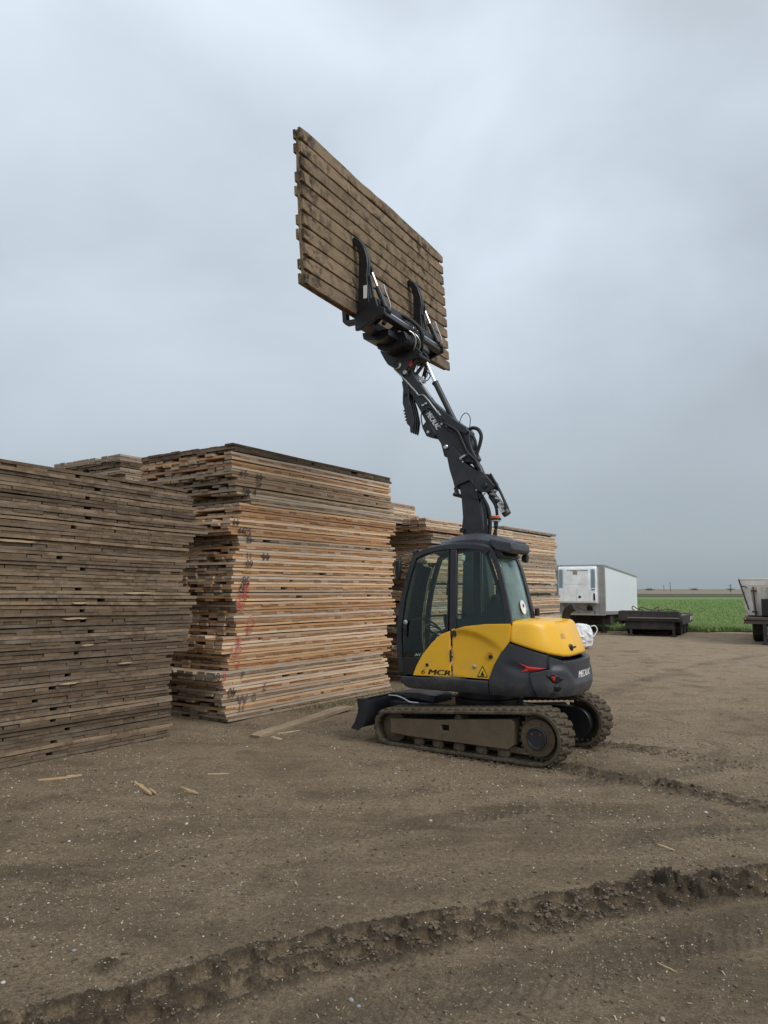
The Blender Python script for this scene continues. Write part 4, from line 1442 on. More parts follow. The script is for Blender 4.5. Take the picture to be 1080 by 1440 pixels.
MB().lathe([(.045, 0), (.055, .05), (.05, .07), (0, .07)], (-.53, .05, 2.52), (-1, 0, -.15), 18).build('work_lamp', M_dark2, exc)
MB().lathe([(.045, 0), (.05, .06), (0, .07)], (.80, .55, 2.60), (1, 0, .1), 16).build('front_lamp', M_dark2, exc)
MB().lathe([(.035, 0), (.035, .05), (0, .05)], (-.28, .735, 2.60), (-.3, 1, 0), 12).build('roof_corner_catch', M_dark2, exc)
# beacon on its stalk
bc = MB().lathe([(.014, 0), (.014, .10), (.03, .12), (.03, .19), (.052, .205), (.075, .215), (.075, .235), (.05, .25), (0, .25)], (-.195, .15, 2.83), n=24).build('beacon_mount', M_dark2, exc)
MB().lathe([(.060, 0), (.063, .02), (.063, .04), (.055, .048), (0, .048)], (-.195, .15, 3.055), n=24).build('beacon_lens', M_orange, bc)
MB().lathe([(.066, 0), (.066, .035), (0, .035)], (-.195, .15, 3.025), n=24).build('beacon_base', M_steel, bc)
# mirror, wiper and interior
mr = MB().prism([(.975, 2.49), (.915, 2.50), (.905, 2.30), (.93, 2.24), (.975, 2.25), (.985, 2.36)], .80, .86).build('mirror', M_dark2, exc, bevel=.015)
MB().tube([(.86, .74, 2.42), (.90, .80, 2.45), (.94, .83, 2.42)], .012, 8, 4).build('mirror_arm', M_dark2, mr)
MB().tube([(.80, .68, 2.58), (.90, .80, 2.56), (.94, .84, 2.48)], .010, 8, 4).build('mirror_arm', M_dark2, mr)
seat = MB().prism([(.20, 1.30), (-.22, 1.27), (-.24, 1.38), (.18, 1.42)], .14, .60).build('driver_seat', M_seat, exc, bevel=.03)
MB().prism([(-.12, 1.36), (-.30, 1.36), (-.42, 1.98), (-.38, 2.05), (-.28, 2.03), (-.23, 1.90)], .13, .61).build('seat_backrest', M_seat, seat, bevel=.04)
MB().prism([(-.29, 2.03), (-.42, 2.02), (-.45, 2.20), (-.40, 2.26), (-.31, 2.22)], .24, .50).build('headrest', M_seat, seat, bevel=.04)
MB().box(-.18, .12, .22, .52, .95, 1.28).build('seat_pedestal', M_dark2, seat, bevel=.01)
MB().prism([(.34, 1.60), (.10, 1.52), (-.05, 1.45), (-.05, 1.30), (.30, 1.38), (.40, 1.52)], .62, .71).build('armrest_console', M_seat, exc, bevel=.02)
MB().prism([(.34, 1.60), (.10, 1.52), (-.05, 1.45), (-.05, 1.30), (.30, 1.38), (.40, 1.52)], .02, .11).build('armrest_console', M_seat, exc, bevel=.02)
for y in (.66, .07):
    MB().tube([(.32, y, 1.58), (.34, y, 1.70), (.33, y, 1.78)], lambda t_: .018 + .012 * t_, 8, 3).build('joystick', M_dark2, exc)
MB().tube([(.78, .36, .95), (.72, .36, 1.30), (.62, .36, 1.52)], .035, 8, 3).build('steering_column', M_dark2, exc)
MB().tube([Vector((.62, .36, 1.54)) + Vector((math.cos(a) * .16 * .8, math.sin(a) * .16, -math.cos(a) * .16 * -.5)) for a in [k * math.pi / 9 for k in range(19)]], .012, 6).build('steering_wheel', M_dark2, exc)
MB().prism([(.62, 2.02), (.56, 2.03), (.53, 2.22), (.60, 2.23)], -.02, .03).build('monitor', M_dark2, exc, bevel=.008)
MB().prism([(.28, 1.42), (.40, 1.45), (.38, 1.72), (.30, 1.76), (.26, 1.66)], .28, .44).build('plastic_bag', M_bluebag, exc, bevel=.02)
# --- boom
by0, by1 = -.64, -.36
foot = MB().prism([(.52, 2.88), (.552, 2.98), (.53, 3.165), (.547, 3.416), (.585, 3.66), (.384, 3.74), (.300, 3.55), (.243, 3.274), (.203, 2.893), (.12, 1.9), (.10, 1.2), (.62, 1.2), (.56, 1.9)], by0 + .03, by1 - .03).build('boom_foot', M_dark, exc, bevel=.012)
MB().lathe([(.035, 0), (.035, .32), (0, .32)], (.526, -.66, 2.967), (0, 1, 0), 18).build('boom_foot_pin', M_dark2, foot)
boom_poly = [(.623, 3.519), (.668, 3.707), (.725, 3.886), (.771, 4.11), (.815, 4.214), (.745, 4.284), (.65, 4.231), (.534, 4.088), (.489, 3.976), (.284, 3.829), (.193, 3.811), (.06, 3.663), (.04, 3.576), (.13, 3.498), (.287, 3.551), (.366, 3.685), (.4, 3.709), (.563, 3.677), (.61, 3.637), (.565, 3.483)]
boom = MB().prism(boom_poly, by1 - .035, by1).prism(boom_poly, by0, by0 + .035).build('boom_side_plates', M_dark, exc, bevel=.008)
MB().prism([(.64, 3.60), (.70, 3.886), (.74, 4.05), (.60, 4.0), (.42, 3.85), (.20, 3.76), (.30, 3.70), (.56, 3.70)], by0 + .03, by1 - .03).build('boom_core', M_dark, boom)
MB().strip([(.63, 3.50), (.655, 3.60), (.60, 3.665), (.42, 3.725), (.36, 3.705), (.285, 3.57)], .028, by1 - .01, by1 + .012).build('boom_collar', M_dark, boom, bevel=.006)
MB().prism([(.336, 3.587), (.295, 3.72), (.241, 3.766), (.111, 3.719), (-.003, 3.588), (.102, 3.497), (.232, 3.518)], by1 - .005, by1 + .025).build('cylinder_bracket', M_dark, boom, bevel=.008)
for x, z, r_ in ((.769, 4.231, .036), (.154, 3.601, .045), (.628, 3.502, .03)):
    MB().lathe([(r_, 0), (r_, .34), (r_ * .72, .35), (r_ * .70, .342), (0, .342)], (x, -.665, z), (0, 1, 0), 20).build('pivot_pin', M_steel if x > .7 else M_dark2, boom)
for x, z in ((.53, 4.03), (.50, 3.985), (.30, 3.62), (.26, 3.61), (.29, 3.55)):
    MB().lathe([(.014, 0), (.014, .014), (0, .014)], (x, by1, z), (0, 1, 0), 6).build('bracket_bolt', M_steel, boom)
arm_poly = [(.83, 4.10), (.884, 4.305), (.98, 4.449), (1.127, 4.645), (1.225, 4.839), (1.376, 5.111), (1.478, 5.217), (1.554, 5.415), (1.606, 5.54), (1.476, 5.614), (1.374, 5.505), (1.248, 5.302), (1.05, 5.011), (.855, 4.828), (.641, 4.624), (.453, 4.504), (.403, 4.443), (.409, 4.302), (.365, 4.166), (.297, 4.03), (.36, 3.96), (.506, 3.985), (.599, 4.02)]
arm = MB().prism(arm_poly, -.60, -.40).build('arm', M_dark, exc, bevel=.014)
MB().prism([(.80, 4.78), (.60, 4.61), (.46, 4.51), (.42, 4.44), (.46, 4.40), (.66, 4.50), (.90, 4.72)], -.63, -.37).build('cylinder_lug', M_dark, arm, bevel=.008)
MB().prism([(1.10, 4.70), (1.20, 4.60), (1.12, 4.44), (.98, 4.40), (.96, 4.46)], -.56, -.39).build('arm_bracket', M_dark2, arm, bevel=.008)
MB().lathe([(.022, 0), (.022, .02), (0, .02)], (1.085, -.39, 4.50), (0, 1, 0), 12).build('arm_bolt', M_steel, arm)
# maker's name along the arm
v_, f_ = text_data('MECALAC', .115, .12, 0, 1.0)
w_ = max(p[0] for p in v_)
A0 = Vector((1.128, -.3975, 4.790)); dA = (Vector((.926, 0, 4.509)) - Vector((1.108, 0, 4.778))).normalized(); uA = Vector((dA.z, 0, -dA.x)) * -1
if uA.x > 0: uA = -uA
for q_ in (0, 1):
    flat_mesh('maker_lettering', v_, f_, M_white, arm, lambda a, b_: A0 + dA * (a * .325 / w_ + .008 * q_) + uA * b_ + Vector((0, .0006 * q_, 0)))
# arm cylinder
cy1 = MB().tube([(1.021, -.5, 5.30), (1.010, -.5, 5.28)], .052, 18).tube([(1.010, -.5, 5.29), (.733, -.5, 4.722), (.66, -.5, 4.57)], .046, 18).build('cylinder_barrel', M_dark, exc)
MB().tube([(1.157, -.5, 5.627), (1.015, -.5, 5.29)], .026, 14).build('cylinder_rod', M_chrome, cy1)
# boom cylinder below the elbow
cy2 = MB().tube([(.36, -.5, 3.98), (.305, -.5, 3.893), (.16, -.5, 3.56), (-.115, -.5, 3.195)], .052, 18).tube([(-.075, -.5, 3.25), (-.125, -.5, 3.18)], .062, 18).build('cylinder_barrel', M_dark, exc)
MB().prism([(.006, 3.341), (-.045, 3.355), (-.112, 3.225), (-.045, 3.191)], -.440, -.432).build('cylinder_plate', M_white, cy2)
for q, (x, z) in enumerate(((-.02, 3.40), (-.07, 3.33), (-.10, 3.27), (.06, 3.47), (.02, 3.52))):
    MB().lathe([(.018, 0), (.018, .05), (.011, .055), (.011, .08), (0, .08)], (x, -.44, z), (.3, 1, .2), 8).build('hose_fitting', M_steel, cy2)


def hose(path, y, r_, parent, mat=M_rubber, dy=None, name='hydraulic_hose'):
    P = [(a, y + (dy[i] if dy else 0), b_) for i, (a, b_) in enumerate(path)]
    return MB().tube(P, r_, 10, 6).build(name, mat, parent)


hose([(.50, 4.43), (.438, 4.481), (.37, 4.499), (.29, 4.465), (.245, 4.372), (.266, 4.248), (.315, 4.113), (.33, 4.03)], -.45, .028, boom)
hose([(.48, 4.40), (.412, 4.389), (.359, 4.346), (.333, 4.254), (.361, 4.168), (.36, 4.05)], -.43, .018, boom)
hose([(.50, 4.46), (.43, 4.43), (.37, 4.33), (.36, 4.22), (.38, 4.10)], -.53, .016, boom)
hose([(.80, 4.60), (.704, 4.54), (.581, 4.45), (.50, 4.28), (.423, 4.118), (.30, 3.99), (.24, 3.86)], -.345, .022, boom)
hose([(.82, 4.56), (.72, 4.49), (.60, 4.40), (.52, 4.24), (.44, 4.08), (.33, 3.95)], -.35, .016, boom)
for q, path in enumerate(([(.30, 3.58), (.27, 3.502), (.206, 3.338), (.17, 3.151), (.173, 2.90), (.18, 2.7)], [(.28, 3.52), (.24, 3.40), (.165, 3.26), (.135, 3.1), (.14, 2.9), (.15, 2.7)],
                          [(.26, 3.50), (.20, 3.42), (.13, 3.28), (.10, 3.10), (.11, 2.92), (.12, 2.7)], [(.126, 3.456), (.038, 3.316), (.015, 3.168), (.03, 3.0), (.08, 2.85)])):
    hose(path, -.40 - .05 * (q % 2), .024 if q < 3 else .022, boom)
hose([(.095, 3.775), (-.005, 3.595), (-.08, 3.443), (-.128, 3.306), (-.12, 3.25)], -.42, .019, boom)
hose([(.13, 3.80), (.06, 3.66), (-.02, 3.52), (-.10, 3.36), (-.15, 3.23)], -.50, .013, boom)
hose([(.48, 3.56), (.40, 3.46), (.30, 3.42), (.22, 3.44), (.16, 3.50)], -.37, .008, boom)
hose([(.60, 4.58), (.55, 4.70), (.48, 4.74), (.42, 4.67), (.42, 4.56), (.44, 4.46)], -.45, .006, boom)
hose([(1.14, 4.86), (1.20, 4.78), (1.18, 4.62), (1.10, 4.50), (1.05, 4.47)], -.38, .010, arm)
hose([(1.10, 4.88), (.98, 4.83), (.86, 4.66), (.78, 4.54), (.66, 4.53)], -.38, .013, arm)
# hard lines
hose([(1.679, 5.583), (1.562, 5.46), (1.446, 5.327), (1.294, 5.156), (1.244, 5.097), (1.144, 5.072), (.924, 4.789), (.756, 4.613)], -.385, .011, arm, M_steel, name='steel_line')
hose([(1.64, 5.56), (1.53, 5.44), (1.42, 5.31), (1.28, 5.15)], -.382, .008, arm, M_steel, name='steel_line')
hose([(1.24, 5.34), (1.18, 5.26), (1.08, 5.10), (1.02, 5.03)], -.40, .009, arm, M_steel, name='steel_line')
for x, z in ((1.17, 4.93), (1.12, 4.95), (.80, 4.60), (.85, 4.60), (.74, 4.58), (.78, 4.56), (.92, 4.79)):
    MB().box(x - .022, x + .022, -.40, -.372, z - .014, z + .014).build('line_clamp', M_steel, arm, bevel=.003)
MB().box(.40, .56, -.37, -.34, 4.055, 4.085).build('hose_clamp', M_steel, boom, bevel=.004, M=Matrix.Translation((.48, 0, 4.07)) @ Matrix.Rotation(R(25), 4, 'Y') @ Matrix.Translation((-.48, 0, -4.07)))
# claw folded along the underside of the arm
claw = MB().prism([(1.545, 5.36), (1.497, 5.36), (1.41, 5.22), (1.43, 5.12), (1.50, 5.12)], -.62, -.38).build('claw', M_dark, exc, bevel=.008)
tine = [(1.53, 5.36), (1.515, 5.232), (1.522, 5.129), (1.525, 5.002), (1.497, 4.918), (1.474, 4.799), (1.452, 4.71), (1.462, 4.70), (1.446, 4.665), (1.398, 4.618), (1.392, 4.53), (1.372, 4.512), (1.352, 4.579), (1.332, 4.714), (1.376, 4.926), (1.414, 5.047), (1.413, 5.22), (1.45, 5.33)]
for q in range(4):
    MB().prism(tine, -.402 - q * .072, -.376 - q * .072).build('claw_tine', M_dark, claw, bevel=.004)
    for w in range(4):
        MB().box(1.445 + .011 * w, 1.478 + .011 * w, -.402 - q * .072, -.376 - q * .072, 4.72 + .05 * w, 4.742 + .05 * w).build('serration', M_dark, claw)
MB().lathe([(.024, 0), (.024, .30), (0, .30)], (1.475, -.65, 5.14), (0, 1, 0), 14).build('claw_pin', M_dark2, claw)
# quick coupler and its links
cpl_poly = [(1.93, 5.90), (1.85, 5.758), (1.79, 5.667), (1.684, 5.592), (1.544, 5.455), (1.455, 5.450), (1.45, 5.55), (1.40, 5.66), (1.30, 5.70), (1.185, 5.70), (1.18, 5.76), (1.30, 5.90), (1.6, 5.98), (1.87, 6.0)]
cpl = MB().prism(cpl_poly, -.40, -.37).prism(cpl_poly, -.63, -.60).build('quick_coupler', M_dark, exc, bevel=.008)
MB().prism([(1.90, 5.90), (1.80, 5.72), (1.66, 5.70), (1.50, 5.80), (1.30, 5.85), (1.40, 5.93), (1.85, 5.97)], -.60, -.40).build('coupler_body', M_dark2, cpl, bevel=.01)
MB().box(1.44, 1.58, -.56, -.40, 5.60, 5.76).build('coupler_lock', M_red, cpl, bevel=.015)
for x, z, r_, mt in ((1.62, 5.63, .055, M_dark2), (1.225, 5.705, .045, M_dark2), (1.46, 5.48, .035, M_steel)):
    MB().lathe([(r_, 0), (r_, .33), (r_ * .8, .345), (r_ * .45, .345), (r_ * .45, .335), (0, .335)], (x, -.665, z), (0, 1, 0), 20).build('pivot_pin', mt, cpl)
MB().lathe([(.062, 0), (.062, .02), (.045, .03), (0, .03)], (1.60, -.37, 5.62), (0, 1, 0), 20).build('pin_cap', M_steel, cpl)
for y in (-.385, -.615):
    MB().bar((1.225, y, 5.705), (1.44, y, 5.475), .030, .07, up=(0, 1, 0)).build('coupler_link', M_dark, cpl, bevel=.006)
MB().bar((1.157, -.52, 5.64), (1.245, -.56, 5.42), .05, .05).build('coupler_link', M_dark2, cpl, bevel=.006)
hose([(1.28, 5.63), (1.30, 5.55), (1.285, 5.45), (1.25, 5.40)], -.44, .007, cpl)
hose([(1.18, 5.55), (1.13, 5.46), (1.17, 5.38), (1.25, 5.37)], -.47, .008, cpl)
hose([(1.16, 5.50), (1.10, 5.42), (1.15, 5.35), (1.23, 5.35)], -.50, .008, cpl)
MB().box(1.18, 1.26, -.52, -.42, 5.31, 5.40).build('hose_block', M_steel, arm, bevel=.008)

# ------------------------------------------------------------------ mat clamp (attachment)
grp = empty('mat_clamp', MC + MF * 1.5 + MLf * -.45 + Vector((0, 0, 5.95)), (0, 0, MROT))
tag(grp, 'black hydraulic clamp attachment gripping the raised timber mat', 'clamp attachment')
GO = Matrix.Translation((-1.5, .45, -5.95))


def gb(mb, nm, mat, parent=grp, bevel=.008):
    return mb.build(nm, mat, parent, bevel=bevel, M=GO)


frame = gb(MB().prism([(1.58, 5.98), (1.74, 5.94), (1.79, 5.99), (1.78, 6.10), (1.61, 6.12)], -1.44, .56).prism([(1.32, 6.10), (1.40, 6.06), (1.44, 6.10), (1.42, 6.17), (1.34, 6.18)], -1.44, .56), 'carriage_beam', M_dark2)
gb(MB().bar((1.48, .50, 6.33), (1.48, -1.40, 6.33), .08, .10), 'upper_rail', M_dark, frame)
gb(MB().tube([(1.40, .46, 6.20), (1.40, -1.42, 6.20)], .035, 14), 'cross_shaft', M_steel, frame, 0)
for y in (.57, -1.44):
    gb(MB().prism([(1.815, 6.150), (1.62, 6.22), (1.54, 6.38), (1.46, 6.38), (1.42, 6.24), (1.30, 6.18), (1.30, 6.09), (1.46, 6.04), (1.719, 5.925), (1.80, 5.925)], y - .025, y + .025), 'end_plate', M_dark2, frame)
for y in (.33, -.20, -.72, -1.20):
    gb(MB().prism([(1.74, 6.12), (1.60, 6.20), (1.52, 6.37), (1.44, 6.37), (1.46, 6.24), (1.34, 6.17), (1.36, 6.10), (1.50, 6.12), (1.62, 6.04), (1.70, 5.96)], y - .015, y + .015), 'gusset', M_dark2, frame)
gb(MB().prism([(1.87, 5.98), (1.80, 5.84), (1.66, 5.77), (1.36, 5.82), (1.28, 5.92), (1.34, 6.05), (1.78, 6.06)], -.86, -.08), 'coupler_bracket', M_dark2)
gb(MB().prism([(1.92, 6.03), (1.90, 5.93), (1.60, 5.86), (1.45, 5.92), (1.45, 6.02)], -.30, .20), 'valve_housing', M_dark2)
gb(MB().box(1.36, 1.46, -.70, -.35, 6.05, 6.25), 'valve_block', M_dark)
for q in range(5):
    gb(MB().lathe([(.016, 0), (.016, .06), (.010, .065), (.010, .09), (0, .09)], (1.37, -.66 + q * .075, 6.16), (-1, 0, .3), 8), 'hose_fitting', M_steel, bevel=0)
armN = [(1.906, 7.415), (1.87, 7.429), (1.783, 7.369), (1.698, 7.245), (1.641, 7.064), (1.630, 6.905), (1.645, 6.789), (1.624, 6.524), (1.603, 6.336), (1.665, 6.20), (1.80, 6.20), (1.80, 6.451), (1.791, 6.818), (1.792, 7.099), (1.835, 7.268), (1.90, 7.352)]
for y in (.468, -1.32):
    ca = gb(MB().prism(armN, y - .055, y + .055), 'clamp_arm', M_dark2, bevel=.012)
    ridge = [(a - .012, b_ + .0) for a, b_ in armN[2:9]] + [(a + .05, b_ - .02) for a, b_ in armN[8:1:-1]]
    gb(MB().prism(ridge, y - .022, y + .022), 'arm_rib', M_dark, ca)
    gb(MB().prism([(1.655, 6.96), (1.60, 6.94), (1.595, 6.86), (1.65, 6.80)], y - .075, y - .03), 'cylinder_ear', M_dark2, ca)
    gb(MB().bar((1.615, y + .02, 6.78), (1.53, y + .02, 6.30), .02, .04), 'guide_strap', M_dark, ca)
    b_c = gb(MB().tube([(1.524, y - .06, 6.601), (1.367, y - .06, 6.222)], .044, 16), 'cylinder_barrel', M_dark, bevel=0)
    gb(MB().tube([(1.628, y - .06, 6.87), (1.515, y - .06, 6.58)], .022, 12), 'cylinder_rod', M_chrome, b_c, 0)
    gb(MB().lathe([(.05, 0), (.05, .12), (0, .12)], (1.36, y - .12, 6.21), (0, 1, 0), 16), 'cylinder_pin', M_dark2, b_c, 0)
    gb(MB().tube([(1.50, y - .11, 6.60), (1.46, y - .13, 6.66), (1.42, y - .12, 6.55), (1.34, y - .12, 6.33), (1.36, y - .13, 6.2)], .009, 6, 5), 'hose', M_steel, b_c, 0)
    # worn bare spots and fork heel passing under the mat
    for x, z in ((1.60, 6.28), (1.42, 6.16)):
        gb(MB().add([(x - .05 + .03 * math.cos(a) * (2 if a < math.pi else 1) * .8, y + .10 if y > 0 else y + .06, z + .03 * math.sin(a)) for a in [k * math.pi / 5 for k in range(10)]] +
                    [(x - .05 + .03 * math.cos(a) * (2 if a < math.pi else 1) * .8, y + .106 if y > 0 else y + .066, z + .03 * math.sin(a)) for a in [k * math.pi / 5 for k in range(10)]],
                    [tuple(range(9, -1, -1)), tuple(range(10, 20))] + [(k, (k + 1) % 10, 10 + (k + 1) % 10, 10 + k) for k in range(10)]), 'bare_metal_boss', M_steel, frame, 0)
    gb(MB().prism([(1.72, 6.145), (1.72, 6.075), (2.02, 6.075), (2.075, 6.13), (2.17, 7.30), (2.15, 7.36), (2.12, 7.30), (2.00, 6.145)], y - .05, y + .05), 'fork_tine', M_dark2)
gb(MB().prism([(1.640, 6.62), (1.70, 6.62), (1.70, 6.42), (1.640, 6.42)], .5235, .5275), 'decal_plate', M_white, bevel=0)
MB()
gb(MB().tube([(1.60, .10, 6.15), (1.55, -.05, 6.36), (1.44, -.25, 6.36), (1.28, -.42, 6.22), (1.23, -.50, 6.05), (1.29, -.52, 5.93), (1.38, -.52, 5.88)], .034, 10, 6), 'feed_hose', M_rubber, bevel=0)
for q, dy in enumerate((0, .07, .14, -.1)):
    gb(MB().tube([(1.48, -.30 + dy, 6.05), (1.34, -.38 + dy, 6.10), (1.26, -.45 + dy, 6.0), (1.30, -.5 + dy, 5.86), (1.42, -.5 + dy * .5, 5.78)], .012, 8, 5), 'hose', M_rubber if q % 2 else M_steel, bevel=0)

# ------------------------------------------------------------------ parked trailers
M_trwhite = simple('trailer_white', (.80, .84, .87), .42, dust=(.50, .50, .47), dust_amt=.35, dust_scale=1.3, var=.04)
M_unit = simple('unit_white', (.86, .87, .87), .38, dust=(.55, .53, .48), dust_amt=.25, dust_scale=2)
M_alu = simple('dull_aluminium', (.30, .295, .28), .5, .3, dust=(.20, .17, .13), dust_amt=.6, dust_scale=2.5)
M_rust = simple('rusty_steel', (.115, .050, .025), .85, dust=(.05, .032, .022), dust_amt=.8, dust_scale=6)
M_oldsteel = simple('worn_black_steel', (.030, .027, .026), .7, dust=(.09, .065, .05), dust_amt=.6, dust_scale=3)
M_tubwhite = simple('dirty_white_tub', (.70, .68, .63), .6, dust=(.42, .37, .29), dust_amt=.6, dust_scale=2.2)


def wheel(parent, c, r_, w, axis, nm='wheel'):
    a = Vector(axis)
    o = MB().lathe([(r_ * .55, -w / 2), (r_ * .9, -w / 2), (r_, -w * .38), (r_, w * .38), (r_ * .9, w / 2), (r_ * .55, w / 2), (r_ * .5, w * .3), (0, w * .3)], c, a, 28).build(nm, M_rubber, parent)
    MB().lathe([(r_ * .54, w * .3), (r_ * .5, w * .42), (r_ * .25, w * .34), (r_ * .2, w * .5), (0, w * .5)], c, a, 20).build('rim', M_oldsteel, o)
    return o


ref = empty('refrigerated_trailer', (10.13, 34.2, 0), (0, R(1.4), math.atan2(.907, .42)))
tag(ref, 'white refrigerated box trailer with a cooling unit on its front wall', 'trailer')
LB, WB, Z0, Z1 = 13.4, 2.25, .975, 3.207
box_ = MB().box(.03, LB, .02, WB - .02, Z0 + .02, Z1 - .02).build('cargo_box', M_trwhite, ref, bevel=.01)
npn = 22
pm = MB().box(0, (LB - .3) / npn - .010, -.006, .018, Z0 + .10, Z1 - .10).mesh('side_panel'); pm.materials.append(M_trwhite)
for k in range(npn):
    for y in (0, WB - .012):
        o = link('side_panel', pm, None, box_); o.location = (.24 + k * (LB - .3) / npn, y, 0)
for y in (-.015, WB - .035):
    MB().box(.0, LB, y, y + .05, Z1 - .09, Z1 + .01).build('top_rail', M_alu, ref)
    MB().box(.0, LB, y, y + .05, Z0 - .06, Z0 + .10).build('bottom_rail', M_alu, ref)
for y0_, y1_ in ((-.02, .24), (WB - .24, WB + .02)):
    MB().box(-.03, .24, y0_, y1_, Z0, Z1 + .012).build('corner_post', M_alu, ref, bevel=.015)
MB().box(-.02, .03, .24, WB - .24, Z1 - .08, Z1 + .012).build('front_header', M_alu, ref)
MB().box(-.02, .03, .24, WB - .24, Z0, 1.42).build('front_lower_panel', M_alu, ref)
MB().box(-.10, .06, -.02, WB + .02, Z0 - .09, Z0 - .002).build('front_sill', simple('sill_timber', (.33, .30, .25), .8), ref)
unit = MB().prism([(-.40, 1.44), (-.40, 3.02), (-.34, 3.12), (.0, 3.14), (.0, 1.44)], .30, 2.03).build('cooling_unit', M_unit, ref, bevel=.03)
for nm, y0_, y1_, z0_, z1_ in (('unit_top_cover', .62, 1.78, 2.30, 3.0), ('unit_door', .62, 1.20, 1.50, 2.28), ('unit_door', 1.215, 1.80, 1.50, 2.28), ('unit_side_cover', 1.815, 1.99, 1.50, 2.10), ('unit_side_cover', .34, .605, 1.50, 2.10)):
    MB().box(-.420, -.398, y0_, y1_, z0_, z1_).build(nm, M_unit, unit, bevel=.012)
for y0_ in (.36, 1.83):
    for a in range(9):
        for c in range(3):
            yy = y0_ + .05 * c + .0; zz = 2.16 + a * .092 + (.046 if c % 2 else 0)
            MB().lathe([(.026, 0), (.026, .006), (0, .006)], (-.4045, yy + .03, zz), (-1, 0, 0), 6).build('vent_hole', M_hole, unit)
    MB().box(-.405, -.398, y0_ - .03, y0_ + .19, 2.11, 3.0).build('vent_plate', simple('vent_blue', (.42, .55, .62), .45), unit)
for y, z, r_ in ((1.05, 1.72, .06),):
    MB().lathe([(r_, 0), (r_, .01), (0, .01)], (-.421, y, z), (-1, 0, 0), 16).build('unit_port', M_hole, unit)
for y0_, y1_, z0_, z1_ in ((.36, .52, 2.02, 2.07), (.36, .44, 1.56, 1.88), (1.14, 1.34, 2.74, 2.90)):
    MB().box(-.428, -.419, y0_, y1_, z0_, z1_).build('unit_gauge', M_alu if z0_ > 2.5 else M_hole, unit)
v_, f_ = text_data('THERMO KING', .12, 0, .004, 1.15)
w_ = max(p[0] for p in v_)
flat_mesh('unit_lettering', v_, f_, M_black, unit, lambda a, b_: (-.404 - .0 + (b_ * .0), 1.62 - a * .95 / w_, 3.018 + b_ * .6) if False else (-.425, 1.62 - a * .95 / w_, 2.91 + b_ * .6))
MB().box(-.06, .03, .55, .80, 1.10, 1.30).build('junction_box', M_hole, ref)
MB().tube([(-.06, .75, 1.40), (-.10, .62, 1.25), (-.12, .45, 1.05), (-.08, .42, .90)], .018, 6, 5).build('air_line', M_rubber, ref)
MB().tube([(-.06, 1.9, 1.40), (-.09, 1.6, 1.18), (-.10, 1.2, 1.22), (-.08, .9, 1.12)], .010, 6, 5).build('cable', M_rubber, ref)
for y in (.35, WB - .35):
    lg = MB().box(1.75, 1.87, y - .06, y + .06, .10, Z0).build('landing_leg', M_oldsteel, ref)
    MB().box(1.66, 1.96, y - .14, y + .14, .045, .11).build('foot_plate', M_oldsteel, lg)
MB().bar((1.81, .35, .55), (1.81, WB - .35, .55), .06, .06).build('leg_brace', M_oldsteel, ref)
MB().box(2.4, 3.5, .10, WB - .10, .42, Z0).build('storage_box', M_oldsteel, ref, bevel=.02)
MB().box(4, LB - .2, .7, .85, .6, Z0).box(4, LB - .2, WB - .85, WB - .7, .6, Z0).build('chassis_rail', M_oldsteel, ref)
for x in (10.3, 11.6):
    for y in (.25, WB - .25):
        wheel(ref, (x, y, .78), .50, .3, (0, -1 if y < 1 else 1, 0))

# short axle dolly parked in front of it
dol = empty('axle_dolly', (10.55, 33.75, 0), (0, 0, math.atan2(-.47, .883)))
tag(dol, 'low rusty black axle dolly parked in front of the white trailer', 'trailer dolly')
fb = MB().prism([(0, 0)] * 0 + [(0.0, .72), (.04, 1.06), (.10, 1.13), (2.55, 1.13), (2.66, 1.08), (2.70, .70), (2.66, .64), (.05, .66)], 0, .42).build('front_bolster', M_oldsteel, dol, bevel=.04)
for k in range(5):
    x = .52 + k * .33
    MB().box(x, x + .20, .02, .16, 1.085, 1.142).build('slot_lip', M_alu, fb, bevel=.005)
    MB().box(x + .03, x + .17, .04, .14, 1.12, 1.1445).build('slot', M_hole, fb)
MB().box(.45, 2.62, -.06, .02, .80, .835).build('step_bar', M_alu, dol)
dk = MB().box(.10, 2.62, .42, 4.5, .74, .86).build('deck', M_oldsteel, dol, bevel=.02)
for k in range(6):
    MB().box(.14, 2.58, .50 + k * .66, 1.10 + k * .66, .862, .885).build('deck_plank', simple('deck_timber', (.14, .12, .10), .85), dk)
MB().box(2.58, 2.72, .35, 4.55, .52, .90).build('side_rail', M_oldsteel, dol, bevel=.015)
MB().box(.0, .14, .35, 4.55, .52, .90).build('side_rail', M_oldsteel, dol, bevel=.015)
MB().box(.3, 2.4, .10, .40, .30, .66).build('draw_frame', M_oldsteel, dol, bevel=.03)
MB().box(.15, 2.6, 4.5, 4.62, .45, .92).build('tail_beam', M_oldsteel, dol)
for k in range(3):
    MB().box(2.722, 2.732, 3.4 + k * .32, 3.58 + k * .32, .62, .80).build('reflector', M_red if k % 2 else M_white, dol)
for x in (.55, 2.35):
    lg = MB().box(x - .05, x + .05, .12, .22, .05, .70).build('landing_leg', M_oldsteel, dol)
    MB().box(x - .13, x + .13, .04, .30, .012, .055).build('foot_plate', M_oldsteel, lg)
for y in (1.6, 2.8, 4.0):
    for x in (.42, 2.28): wheel(dol, (x, y, .42), .42, .5, (-1 if x < 1 else 1, 0, 0))
